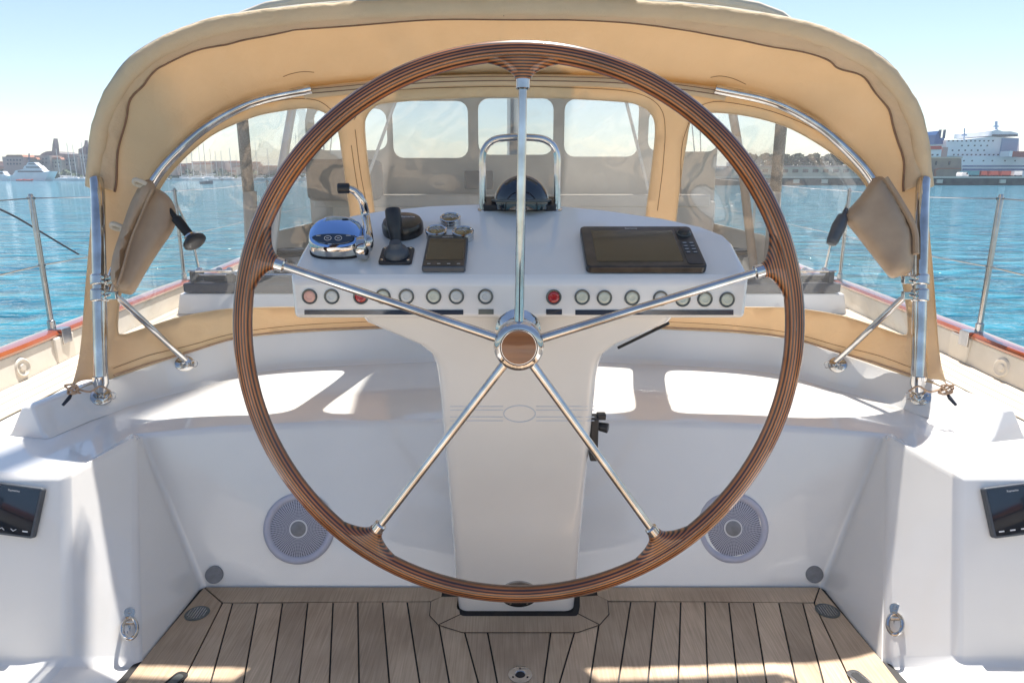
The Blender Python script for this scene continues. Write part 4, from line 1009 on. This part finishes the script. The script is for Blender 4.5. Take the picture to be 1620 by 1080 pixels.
# ================================================================== FORWARD DECK HOUSE HOOD (seen through the windows)
fh = thing('forward_hood', (0, 5.2, .75), 'grey tan forward sprayhood with five small windows seen through the spray hood panes', 'spray hood')
def rz(x, y): return 2.60-.055*x*x-.10*(y-4.6)/1.6-1.1*max(0, abs(x)-1.5)**2
m = MB(); rows = []
for j in range(9):
    y = 4.55+1.65*j/8; rows.append([(x, y, rz(x, y)-(.06 if j == 0 else 0)) for x in [-1.78+3.56*i/24 for i in range(25)]])
m.grid(rows); m.build('roof', 'canvas_pale', fh, solid=.03)
m = MB(); m.tube([(x*1.0, 4.55, rz(x, 4.55)-.02) for x in [-1.80+3.60*i/24 for i in range(25)]], .030, 12); m.build('aft_edge', 'canvas_pale', fh)
# front wall with five panes (flat panel in the x-z plane, 2 cm thick)
YF = 6.15
def fx(u, v): p = at(u, v, YF); return (p.x, p.z)
def rr2(x0, z0, x1, z1, r): return [(x+(x0+x1)/2, z+(z0+z1)/2) for x, z in rrect(abs(x1-x0), abs(z1-z0), r, 4)]
panes = []
for (ua, va, ub, vb) in ((500,172,611,238),(623,160,740,250),(757,156,876,245),(892,157,1012,248),(1024,172,1140,240)):
    a = fx(ua, vb); b = fx(ub, va); panes.append(rr2(a[0], a[1], b[0], b[1], .09))
outer_ = [(-1.78, .74), (1.78, .74), (1.78, 1.9), (1.72, 2.14), (1.5, 2.30), (0, 2.45), (-1.5, 2.30), (-1.72, 2.14), (-1.78, 1.9)]
Pp = list(outer_); E_ = [(i, (i+1) % len(outer_)) for i in range(len(outer_))]
for h in panes: o_ = len(Pp); Pp += h; E_ += [(o_+i, o_+(i+1) % len(h)) for i in range(len(h))]
r = delaunay_2d_cdt([Vector(p) for p in Pp], E_, [], 0, 1e-6); m = MB(); m2 = [MB() for _ in panes]
for f in r[2]:
    c = sum((r[0][k] for k in f), Vector((0,0)))/len(f); P = [(r[0][k].x, YF, r[0][k].y) for k in f]
    w_ = [i for i, h in enumerate(panes) if inpoly(c, h)]
    if w_: m2[w_[0]].poly(P)
    elif inpoly(c, outer_): m.poly(P)
m.build('front_wall', 'interior_grey', fh, solid=.02, smooth=False)
for q in m2: q.build('window_pane', 'vinyl_far', fh, smooth=False)
for s in (-1, 1):
    def side(y0, y1, z0, z1, mt, nm, solid=.012):
        m = MB(); m.grid([[(s*1.775, y0, z0), (s*1.775, y1, z0)], [(s*1.775, y0, (z0+z1)/2), (s*1.775, y1, (z0+z1)/2)], [(s*1.76, y0, z1), (s*1.76, y1, z1)]]); return m.build(nm, mt, fh, solid=solid)
    side(4.62, 4.80, 1.35, 2.28, 'mesh_grey', 'mesh_panel'); side(4.58, 4.80, .74, 1.35, 'interior_grey', 'side_post')
    side(4.80, 6.15, .74, 1.05, 'interior_grey', 'side_wall'); side(4.80, 6.15, 2.1, 2.27, 'interior_grey', 'side_valance')
    side(4.80, 6.15, 1.05, 2.1, 'vinyl_far', 'side_pane', 0)
    m = MB(); m.tube([(s*1.70, 4.75, .76), (s*1.62, 4.95, 1.5), (s*1.50, 5.25, 2.34)], .03, 14); m.build('frame_tube', 'leather' if s > 0 else 'spar', fh)
# lower cabin front inside the hood: bench and instrument shelf
m = MB(); m.box((0, 5.95, 1.25), (3.3,.35,.10)); m.box((.1, 5.85, 1.0), (3.2,.1,.5)); m.build('instrument_shelf', 'interior_grey', fh, bevel=.02)
m = MB(); m.box((-.28, 5.93, 1.42), (.24,.05,.15)); m.build('instrument_box', 'hood_dark', fh, bevel=.01)
m = MB(); m.box((-1.35, 5.7, 1.42), (.55,.4,.32)); m.build('cushion_stack', 'hood_dark', fh, bevel=.05)
# traveller across the coachroof with its end fittings
tv = thing('mainsheet_traveller', (0, 4.6, .72), 'black mainsheet traveller beam with polished end fittings across the coachroof', 'traveller')
m = MB(); m.box((0, 4.555, .738), (4.32,.24,.062)); m.build('beam', 'navy', tv, bevel=.012, harden=True)
m = MB(); m.tube([(-2.12, 4.50, .815), (2.12, 4.50, .815)], .011, 12); m.tube([(-2.12, 4.60, .790), (2.12, 4.60, .790)], .013, 12); m.build('track', 'chrome', tv)
for s in (-1, 1):
    m = MB(); m.box((s*2.10, 4.53, .80), (.035,.15,.085)); m.box((s*1.86, 4.53, .795), (.045,.12,.065)); m.box((s*1.975, 4.555, .795), (.17,.06,.045)); m.build('end_fitting', 'black_plastic', tv, bevel=.006)
    m = MB(); m.tube([(s*2.13, 4.47, .845), (s*1.84, 4.47, .848)], .008, 10)
    for q in (2.08, 1.95, 1.88): m.lathe([(.018,0),(.022,.012),(.014,.022),(0,.026)], frame(Vector((s*q, 4.53, .838)), Vector((0,0,1)), Vector((0,1,0))), 16)
    m.build('sheave', 'chrome', tv)
for s, lab in ((-1, 'self tailing deck winch on the left of the coachroof'), (1, 'self tailing deck winch on the right of the coachroof seen beside the console')):
    c = Vector((1.62*s, 5.0, .745)); t = thing('winch', c, lab, 'winch', 'deck winches on the coachroof')
    M = Matrix.Translation(c)
    m = MB(); m.lathe([(.10,0),(.10,.02),(.085,.03),(.068,.06),(.066,.11),(.078,.14)], M, 32); m.build('drum', 'steel', t)
    m = MB(); m.lathe([(.105,.14),(.108,.155),(.09,.165),(.108,.176),(.105,.19),(.04,.196),(.03,.185),(0,.185)], M, 32); m.build('self_tailer', 'black_plastic', t)
# mast, boom with its stowed sail, stays and the two part mainsheet
ms = thing('mast', (.05, 8.6, .8), 'pale aluminium mast rising behind the middle pane of the forward hood', 'mast')
m = MB(); m.grid([[(.05+.11*cos(t*pi/10), 8.6+.15*sin(t*pi/10), z) for t in range(20)] for z in (.8, 8, 16, 23)], closed=True, cap=True); m.build('spar', 'spar', ms)
m = MB(); m.box((.02, 8.42, 1.75), (.10,.06,.22)); m.tube([(.0, 8.42, 1.6), (.0, 8.42, 2.4)], .02, 8); m.build('mast_fitting', 'black_plastic', ms)
bo = thing('boom', (.15, 5, 4.1), 'boom above the cockpit with the sail stowed in a pale canvas cover', 'boom')
m = MB(); m.tube([(.06, 8.45, 3.9), (.12, 5, 4.0), (.13, 4.02, 4.1)], .11, 16); m.build('spar', 'spar', bo)
m = MB(); rows = []
for j in range(16):
    y = 8.3-4.25*j/15; x0 = .06+.1*j/15; hw = .42-.05*abs(j-8)/9; rows.append([(x0+hw*cos(t*pi/9)+.015*sin(j*2+t), y, 4.28+.27*sin(t*pi/9)+.01*sin(j*3.1+t)) for t in range(18)])
m.grid(rows, closed=True, cap=True); m.build('sail_cover', 'canvas_pale', bo)
for i, (a, b, rr_, mt, lab, nm) in enumerate([
   ((-1.2,4.55,.83),(.10,4.75,3.95),.010,'rope','white mainsheet rope rising from the left end of the traveller','mainsheet'),
   ((1.05,4.55,.83),(.14,4.75,3.95),.010,'rope','white mainsheet rope rising from the right end of the traveller','mainsheet'),
   ((-2.3,8.3,.8),(-.3,8.6,22),.007,'steel','wire shroud running up on the left of the mast','shroud'),
   ((2.3,8.3,.8),(.4,8.6,22),.007,'steel','wire shroud running up on the right of the mast','shroud'),
   ((-2.1,7.6,.8),(-.2,8.6,14),.006,'steel','lower wire shroud slanting up just aft of the left shroud','shroud'),
   ((2.1,7.6,.8),(.3,8.6,14),.006,'steel','lower wire shroud slanting up just aft of the right shroud','shroud'),
   ((0,15.2,1.0),(.05,8.8,22),.008,'steel','forestay wire running from the bow to the masthead','shroud')]):
    m = MB(); m.tube([a, b], rr_, 8); tag(m.build(nm, mt), lab, 'rope' if nm == 'mainsheet' else 'stay wire')
# awning added out of view, shaped to shade the helm and floor
bi = thing('shade_awning', (0, 1.2, 2.5), 'added unseen tan awning on steel bows that shades the helm', 'awning')
m = MB(); m.grid([[(x, 1.88+(y-1.88)*(1.115 if abs(x) < .5 else 1), 2.66-.09*x*x-.03*abs(y-2.1)) for x in [-1.08+2.16*i/32 for i in range(33)]] for y in [2.84-.08*k for k in range(13)]]); m.build('awning', 'canvas_pale', bi, solid=.004)
for y in (2.80, 1.90):
    m = MB(); m.tube(catmull([(-1.95, y*.3+.1, ZB), (-1.7, y*.7+.2, 1.6), (-1.15, y, 2.50), (-.9, y, 2.56), (0, y, 2.63), (.9, y, 2.56), (1.15, y, 2.50), (1.7, y*.7+.2, 1.6), (1.95, y*.3+.1, ZB)], 6) if y < 2 else catmull([(-1.1, y, 2.50), (-.9, y, 2.55), (0, y, 2.63), (.9, y, 2.55), (1.1, y, 2.50)], 6), .014, 12); m.build('bow', 'chrome', bi)
m = MB(); m.tube([(-1.1, 2.8, 2.5), (-1.12, 1.9, 2.5)], .012, 10); m.tube([(1.1, 2.8, 2.5), (1.12, 1.9, 2.5)], .012, 10); m.build('side_tube', 'chrome', bi)
hs = thing('added_helm_bench', (0, -1.1, ZB), 'added unseen helm seat behind the wheel, dark for the chrome reflections', 'seat')  # unseen seat, added to give the chrome something dark to reflect
m = MB(); m.prism(rrect(1.7, .52, .08, 5), Matrix.Translation((0, -1.12, ZB-.004)), .22); m.build('base', 'gelcoat', hs, bevel=.02, harden=True)
m = MB(); m.prism(rrect(1.6, .46, .08, 5), Matrix.Translation((0, -1.10, ZB+.216)), .10); m.build('cushion', 'navy', hs, bevel=.03, harden=True)
m = MB(); m.box((0, -1.42, ZB+.45), (1.6,.10,.55)); m.build('backrest', 'navy', hs, bevel=.04, harden=True)
bs = MB(); bs.tube([(0, -3.9, .7), (.05, 8.6, 23)], .008, 8); tag(bs.build('backstay', 'steel'), 'backstay wire running from the stern to the masthead', 'stay wire')
# ================================================================== FAR SHORE
def wy(v): return 0
mat('stone', (.36,.29,.22), .85, noise=(.25,(.26,.21,.17),.35,.65,O1))
mat('town', (.40,.33,.27), .85, noise=(.12,(.24,.19,.17),.4,.6,O1))
mat('roof_tile', (.38,.17,.10), .8); mat('pink_wall', (.48,.30,.26), .8); mat('cream_wall', (.50,.44,.35), .8)
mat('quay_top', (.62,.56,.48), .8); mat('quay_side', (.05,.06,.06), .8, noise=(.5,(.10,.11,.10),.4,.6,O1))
mat('cathedral_stone', (.20,.175,.16), .9, noise=(.3,(.13,.115,.11),.4,.6,O1))
mat('foliage', (.045,.075,.03), .9, noise=(.35,(.09,.11,.05),.35,.65,O1))
mat('foliage_dark', (.03,.04,.03), .9)
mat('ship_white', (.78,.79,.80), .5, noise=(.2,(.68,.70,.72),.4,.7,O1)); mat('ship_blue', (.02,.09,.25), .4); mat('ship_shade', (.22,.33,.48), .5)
mat('boat_red', (.55,.06,.03), .5); mat('window_dark', (.02,.03,.04), .2); mat('container_red', (.32,.07,.05), .6); mat('teal', (.03,.18,.24), .6)
mat('yacht_blue', (.05,.09,.14), .25)
def pbox(u0, v0, u1, v1, Y, dep, mt, name, parent, bev=0):
    a = at(u0, v1, Y); b = at(u1, v0, Y); m = MB(); m.box(((a.x+b.x)/2, Y+dep/2, (a.z+b.z)/2), (abs(b.x-a.x), dep, abs(b.z-a.z))); return m.build(name, mt, parent, smooth=False, bevel=bev)
def pprism(L, Y, dep, mt, name, parent):
    P = [at(u, v, Y) for u, v in L]; n = len(P); m = MB(); b = [p+Vector((0,dep,0)) for p in P]
    m.mesh(P+b, [list(range(n)), [n+i for i in range(n)][::-1]]+[[i, (i+1) % n, n+(i+1) % n, n+i] for i in range(n)]); return m.build(name, mt, parent, smooth=False)
# low land strips behind the shore
m = MB(); m.box((-300, 720, ZW+1.0), (900, 400, 3.4)); tag(m.build('shore_land', 'stone', smooth=False), kind='structure')
m = MB(); m.box((500, 560, ZW+.8), (640, 330, 3.2)); tag(m.build('harbour_land', 'stone', smooth=False), kind='structure')
# quay on the right
q = thing('quay', at(1400, 288, 215), 'long pale topped stone quay below the white ferry', 'quay')
a = at(1010, 293, 214); b = at(2400, 281, 214)
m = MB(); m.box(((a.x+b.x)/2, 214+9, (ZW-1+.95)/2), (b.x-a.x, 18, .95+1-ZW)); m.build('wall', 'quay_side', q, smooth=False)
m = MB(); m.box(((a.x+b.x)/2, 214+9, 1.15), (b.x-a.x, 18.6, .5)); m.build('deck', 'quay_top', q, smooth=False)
for u in (1482, 1582, 1300, 1255): pbox(u, 284, u+10, 290, 213.4, .8, 'quay_top', 'ladder_platform', q)
# ferry
fe = thing('ferry', at(1600, 287, 300), 'white ferry with blue hull stripes, funnels and rows of small windows behind the quay', 'ship')
pprism([(1523,287),(1521,247),(1640,247),(1900,247),(1930,252),(1895,287)], 300, 26, 'ship_white', 'hull', fe)
pbox(1523, 262, 1925, 264, 299.7, .6, 'ship_blue', 'stripe', fe); pbox(1523, 267, 1918, 270, 299.7, .6, 'ship_blue', 'stripe', fe)
pprism([(1498,247),(1496,222),(1530,220.5),(1570,216),(1612,219),(1612,247)], 302, 22, 'ship_white', 'superstructure', fe)
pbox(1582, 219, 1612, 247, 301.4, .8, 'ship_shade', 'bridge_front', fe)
br = pprism([(1568,215),(1569,207),(1578,205),(1586,208),(1600,208),(1611,211),(1611,216)], 300.5, 25, 'ship_white', 'bridge', fe)
pbox(1570, 213, 1610, 215.5, 300.1, .5, 'window_dark', 'window', br)
pprism([(1478,228),(1481,213),(1485,207),(1486,219),(1491,218),(1494,219),(1493,228)], 304, 8, 'ship_blue', 'funnel', fe)
for u in (1488, 1495): pbox(u, 205, u+2, 219, 304, 2, 'yacht_blue', 'exhaust_pipe', fe)
m = MB(); m.tube([at(1576, 206, 305), at(1576, 192, 305)], .5, 8); m.tube([at(1572, 200, 305), at(1580, 200, 305)], .3, 6); m.tube([at(1525, 222, 305), at(1526, 203, 305)], .25, 6); m.tube([at(1522, 214, 305), at(1529, 214, 305)], .4, 6); m.build('mast', 'ship_shade', fe)
for v, us in ((223, range(1500, 1572, 7)), (230.5, range(1521, 1562, 10)), (238, range(1506, 1562, 10)), (245, range(1508, 1580, 7)), (254.5, (1524,1537,1555,1569,1589,1605,1630,1650))):
    for u in us: pbox(u, v-1, u+2.4, v+1, (299.8 if v > 250 else 301.8), .3, 'window_dark', 'window', fe)
pbox(1469, 231, 1490, 236.5, 296, 6, 'boat_red', 'lifeboat', fe); pbox(1469, 236.5, 1490, 248, 297, 8, 'ship_white', 'boat_deck', fe)
for u in (1474, 1482): pbox(u, 244, u+3, 246.5, 296.7, .4, 'window_dark', 'window', fe)
pbox(1490, 233, 1500, 249, 298, 5, 'pink_wall', 'stairwell', fe)
c = thing('shipping_container', at(1615, 244, 296), 'dark red container stacked on the ferry deck at the right edge', 'container'); pbox(1603, 239.5, 1650, 248, 293, 6, 'container_red', 'body', c); pbox(1596, 239, 1602.5, 248, 293.2, 5.6, 'ship_white', 'end_door', c)
for i, (u0, u1, mt, lb) in enumerate([(1533,1550,'teal','teal parked lorry on the quay in front of the ferry'),(1552,1562,'container_red','small red parked trailer beside the teal lorry on the quay'),(1566,1580,'container_red','red parked trailer in the middle of the quay row'),(1584,1600,'container_red','long red parked trailer near the right end of the quay row'),(1604,1618,'ship_white','white parked trailer at the right end of the quay row')]):
    t = thing('parked_trailer', at(u0, 281, 228), lb, 'trailer', 'trailers parked on the quay'); pbox(u0, 270.5, u1, 277.8, 228, 5, mt, 'body', t)
    m = MB()
    for u in (u0+2, u1-3): p = at(u, 279.2, 228); m.tube([p, p+Vector((0,2.4,0))], .45, 10)
    m.build('wheel', 'rubber', t)
t = thing('parked_van', at(1528, 278, 226), 'small white van on the quay left of the teal lorry', 'van')
pprism([(1522,280),(1522,275),(1524,272.5),(1530,272.5),(1532,276),(1532.5,280)], 226, 3, 'ship_white', 'body', t); pbox(1529.5, 273.5, 1531.5, 276, 225.8, .3, 'window_dark', 'window', t)
t = thing('harbour_building', at(1495, 270, 250), 'tan stone harbour building with two dark windows left of the ferry', 'building')
pprism([(1462,283),(1462,250),(1490,249),(1521,251),(1521,283)], 250, 20, 'stone', 'wall', t)
for u in (1480, 1501): pbox(u, 255, u+3, 261, 249.7, .5, 'window_dark', 'window', t)
pbox(1460, 248.4, 1523, 250.4, 249.4, 21, 'cream_wall', 'cornice', t); pprism([(1478,283),(1479,268),(1485,266),(1521,266),(1521,267.5),(1486,267.5),(1481,270),(1481,283)], 249.4, .5, 'roof_tile', 'pipe', t)
# long shed and trees seen through the right pane
t = thing('harbour_shed', at(1300, 270, 300), 'long low harbour shed behind the right window pane', 'shed')
pbox(1180, 264, 1420, 283, 300, 20, 'cream_wall', 'wall', t); pbox(1178, 262, 1422, 264.5, 299.4, 22, 'pink_wall', 'roof', t)
for u in range(1190, 1410, 16): pbox(u, 268, u+9, 273, 299.7, .5, 'window_dark', 'window', t)
def clump(name, cx, cy, cz, r, sq, mt, parent, n=420, seed=0):
    R = random.Random(seed); m = MB()
    for _ in range(n):
        a = R.uniform(0, 2*pi); e = R.uniform(-.25, 1)*pi/2; k = R.uniform(.55, 1.05); d = Vector((cos(e)*cos(a), cos(e)*sin(a), sin(e)*sq))*r*k
        c = Vector((cx, cy, cz))+d; s_ = r*R.uniform(.06, .16); q_ = Matrix.Rotation(R.uniform(0, 6), 3, Vector((R.random(), R.random(), R.random()+.1)).normalized())
        m.poly([c+q_@Vector(v) for v in ((-s_,-s_,0),(s_,-s_,0),(s_,s_,0),(-s_,s_,0))])
    return m.build(name, mt, parent, smooth=False, merge=False)
for i in range(9):
    u = 1184+i*25+(i % 3)*2; p = at(u, 266, 318); t = thing('shore_tree', (p.x, 318, .5), 'round topped dark tree in the row behind the long harbour shed', 'tree', 'trees in the row behind the harbour shed')
    m = MB(); m.tube([(p.x, 318, .5), (p.x, 318, 6)], .4, 8); m.build('trunk', 'stone', t); r_ = 3.9
    z_ = at(u, 254, 318).z; clump('crown', p.x, 318, z_-1.2, r_*1.15, .85, 'foliage', t, 420, i)
# town on the left
t = thing('cathedral', at(86, 250, 560), 'dark stone church with a pointed spire above the left waterfront', 'church')
pprism([(62,262),(62,247),(66,243),(72,240),(80,239),(92,243),(92,262)], 560, 30, 'cathedral_stone', 'nave', t)
pprism([(82,262),(82,240),(83,229),(84.7,219),(86.5,229),(87.5,240),(88,262)], 556, 5, 'cathedral_stone', 'spire', t)
t = thing('castle_church', at(137, 250, 560), 'dark church with thin twin spires close to the left edge of the hood', 'church')
pprism([(124,262),(124,236),(130,234),(133,230),(146,234),(150,262)], 560, 30, 'cathedral_stone', 'nave', t)
for u in (134, 140.5): pprism([(u-1.4,262),(u-1.4,233),(u,222),(u+1.4,233),(u+1.4,262)], 556, 4, 'cathedral_stone', 'spire', t)
for (u0, v0, u1, mt, lb, rt) in [(9,248,36,'pink_wall','long pinkish waterfront building behind the motor yacht',1),(38,252,58,'stone','tan building between the pink building and the church',1),(60,246,78,'town','brown town house at the foot of the church',0),(75,252,96,'cream_wall','cream building below the church spire',1),(98,249,122,'town','broad brown building between the two churches',0),(120,244,146,'town','tall brown building below the twin spires',0)]:
    t = thing('waterfront_building', at(u0, 270, 500), lb, 'building'); h_ = pbox(u0, v0, u1, 283, 505+u0*.2, 14, mt, 'wall', t)
    if rt: pprism([(u0-1,v0+.5),(u0+2,v0-3),(u1-2,v0-3),(u1+1,v0+.5)], 504.6+u0*.2, 15, 'roof_tile', 'roof', t)
    for u in range(int(u0)+2, int(u1)-2, 5):
        for v in (v0+4, v0+10): pbox(u, v, u+1.6, v+2.5, 504.5+u0*.2, .4, 'window_dark', 'window', t)
# the rest of the town: far-off mass
R = random.Random(11); m = MB()
for i in range(230):
    u = R.uniform(-160, 1170) if i > 110 else R.uniform(-60, 560); Y = R.uniform(540, 640); hgt = R.uniform(4, 15)*(.5+.5*sin(u*.011+1)**2); p = at(u, 279, Y); w_ = R.uniform(7, 22)
    m.box((p.x, Y, hgt/2), (w_, 12, hgt), None, R.choice(['town','town','stone','cream_wall','pink_wall','town']))
    if R.random() < .6: m.box((p.x, Y, hgt+.4), (w_*1.04, 12.4, .9), None, 'roof_tile')
tag(m.build('distant_town', 'town', smooth=False, merge=False), 'hazy mass of far off town houses lining the left shore', 'town', kind='stuff')
m = MB(); R = random.Random(5)
for i in range(2600):
    u = R.uniform(-120, 620); Y = R.uniform(500, 530); p = at(u, 279, Y); s_ = R.uniform(.5, 1.3); c = Vector((p.x, Y, R.uniform(0, 6.5)*(.6+.4*sin(u*.13)))); q_ = Matrix.Rotation(R.uniform(0, 6), 3, Vector((R.random(), R.random(), R.random()+.1)).normalized())
    m.poly([c+q_@Vector(v) for v in ((-s_,-s_,0),(s_,-s_,0),(s_,s_,0),(-s_,s_,0))], 'foliage')
tag(m.build('shore_trees', 'foliage', smooth=False, merge=False), 'dark green belt of trees along the left waterfront', 'trees', kind='stuff')
# motor yacht on the left
t = thing('motor_yacht', at(45, 287, 430), 'large white motor yacht with several decks lying left of the spray hood', 'motor yacht')
pprism([(17,287),(16,277),(30,275.5),(55,273.5),(78,271),(74,280),(70,287)], 430, 8, 'ship_white', 'hull', t)
pprism([(20,277),(24,270),(40,267),(62,267),(72,273),(55,275),(30,277)], 431, 6, 'ship_white', 'main_deck', t)
pprism([(36,267),(39,262),(60,262),(66,267)], 431.5, 5, 'ship_white', 'upper_deck', t); pprism([(41,262),(44,257),(54,257),(60,262)], 432, 4, 'ship_white', 'flybridge', t)
pbox(28, 270.5, 68, 272.2, 430.6, .3, 'window_dark', 'window', t); pbox(41, 264, 62, 265.4, 431.1, .3, 'window_dark', 'window', t); pbox(45, 259, 56, 260.2, 431.6, .3, 'window_dark', 'window', t)
m = MB(); m.tube([at(46, 257, 433), at(46, 243, 433)], .35, 6); m.tube([at(43, 251, 433), at(49, 251, 433)], .25, 6); m.build('radar_mast', 'yacht_blue', t)
t = thing('motor_boat', at(4, 285, 440), 'white motor boat cut by the left edge of the picture', 'motor boat')
pprism([(-16,286),(-18,279),(0,276),(13,278),(11,286)], 440, 6, 'ship_white', 'hull', t); pprism([(-10,279),(-6,271),(4,271),(9,278)], 441, 4, 'ship_white', 'cabin', t); pbox(-6, 273, 4, 275, 440.7, .3, 'window_dark', 'window', t)
for u0, lb in ((29, 'low orange dinghy in front of the motor yacht'), (42, 'second orange dinghy floating near the motor yacht bow')):
    t = thing('dinghy', at(u0, 287, 420), lb, 'dinghy', None); p = at(u0+3, 287.3, 420)
    m = MB(); m.tube([(p.x-2.2, 420, ZW+.35), (p.x+1.5, 419.6, ZW+.4), (p.x+2.6, 420.4, ZW+.7), (p.x+1.5, 421.2, ZW+.4), (p.x-2.2, 421, ZW+.35)], .4, 8); m.build('tube', 'boat_red', t); m = MB(); m.box((p.x, 420.4, ZW+.7), (1.2,.8,.7)); m.build('console', 'ship_white', t)
# sailing boats moored along the shore
def sailboat(L, hgt, mt='ship_white'):
    t = thing('moored_sailboat', (0,0,0), 'white sailing boat with a bare mast moored in the crowd along the far left shore', 'sailboat', 'sailing boats moored along the far left shore')
    m = MB(); rows = []
    for k in range(9):
        x = -L/2+L*k/8; w_ = L*.14*(1-(abs(k/8-.42)/.6)**2.2) if k < 8 else .05; rows.append([(x, -w_, 1.1), (x, -w_*.7, 0), (x, w_*.7, 0), (x, w_, 1.1)])
    m.grid(rows); m.poly([r[0] for r in rows]+[r[3] for r in rows[::-1]]); m.build('hull', mt, t)
    m = MB(); m.box((-.05*L, 0, 1.4), (L*.35, L*.14, .6)); m.build('cabin', mt, t); m = MB(); m.tube([(.05*L, 0, 1), (.05*L, 0, hgt)], .14, 6); m.tube([(.05*L, 0, 2.2), (-.35*L, 0, 2.3)], .22, 6); m.build('mast', 'spar', t); return t
sb = sailboat(12, 18); R = random.Random(9)
us = [98, 112, 121, 131, 139, 290, 300, 309, 318, 329, 338, 346, 355, 366, 378, 389, 396, 410, 428, 447, 470, 492, 515, 540, -14, -30, 152, 170, 190, 215, 240, 265]
for i, u in enumerate(us):
    o = sb if i == 0 else copy_tree(sb); Y = R.uniform(430, 500); p = at(u, 285, Y); s_ = R.uniform(.75, 1.5 if i % 3 else 1.9); o.location = (p.x, Y, ZW); o.scale = (s_, s_, s_*R.uniform(.9, 1.25)); o.rotation_euler.z = R.uniform(-.5, .5)+(pi if R.random() < .5 else 0)
t = thing('anchored_boat', at(327, 292, 250), 'small dark hulled boat anchored on the open water seen through the left pane', 'boat')
p = at(327, 292, 250); m = MB(); rows = []
for k in range(9):
    x = -2.3+4.6*k/8; w_ = .8*(1-(abs(k/8-.42)/.6)**2.2) if k < 8 else .05; rows.append([(p.x+x, 250-w_, ZW+.75+.05*k), (p.x+x, 250-w_*.7, ZW), (p.x+x, 250+w_*.7, ZW), (p.x+x, 250+w_, ZW+.75+.05*k)])
m.grid(rows); m.poly([r_[0] for r_ in rows]+[r_[3] for r_ in rows[::-1]]); m.build('hull', 'yacht_blue', t)
m = MB(); m.box((p.x-.2, 250, ZW+1.15), (1.6,.9,.6)); m.build('cabin', 'ship_white', t, bevel=.1)

# ================================================================== HAZE
hm = bpy.data.materials.new('haze'); hm.use_nodes = True; t_ = hm.node_tree; t_.nodes.clear()
ho = t_.nodes.new('ShaderNodeOutputMaterial'); hv = t_.nodes.new('ShaderNodeVolumePrincipled')
hv.inputs['Color'].default_value = (.80, .88, 1, 1); hv.inputs['Density'].default_value = .00035; hv.inputs['Anisotropy'].default_value = .2
t_.links.new(hv.outputs[0], ho.inputs['Volume']); MAT['haze'] = hm
m = MB(); m.box((0, 950, 13), (5300, 5000, 32)); tag(m.build('haze', 'haze', smooth=False), kind='stuff')
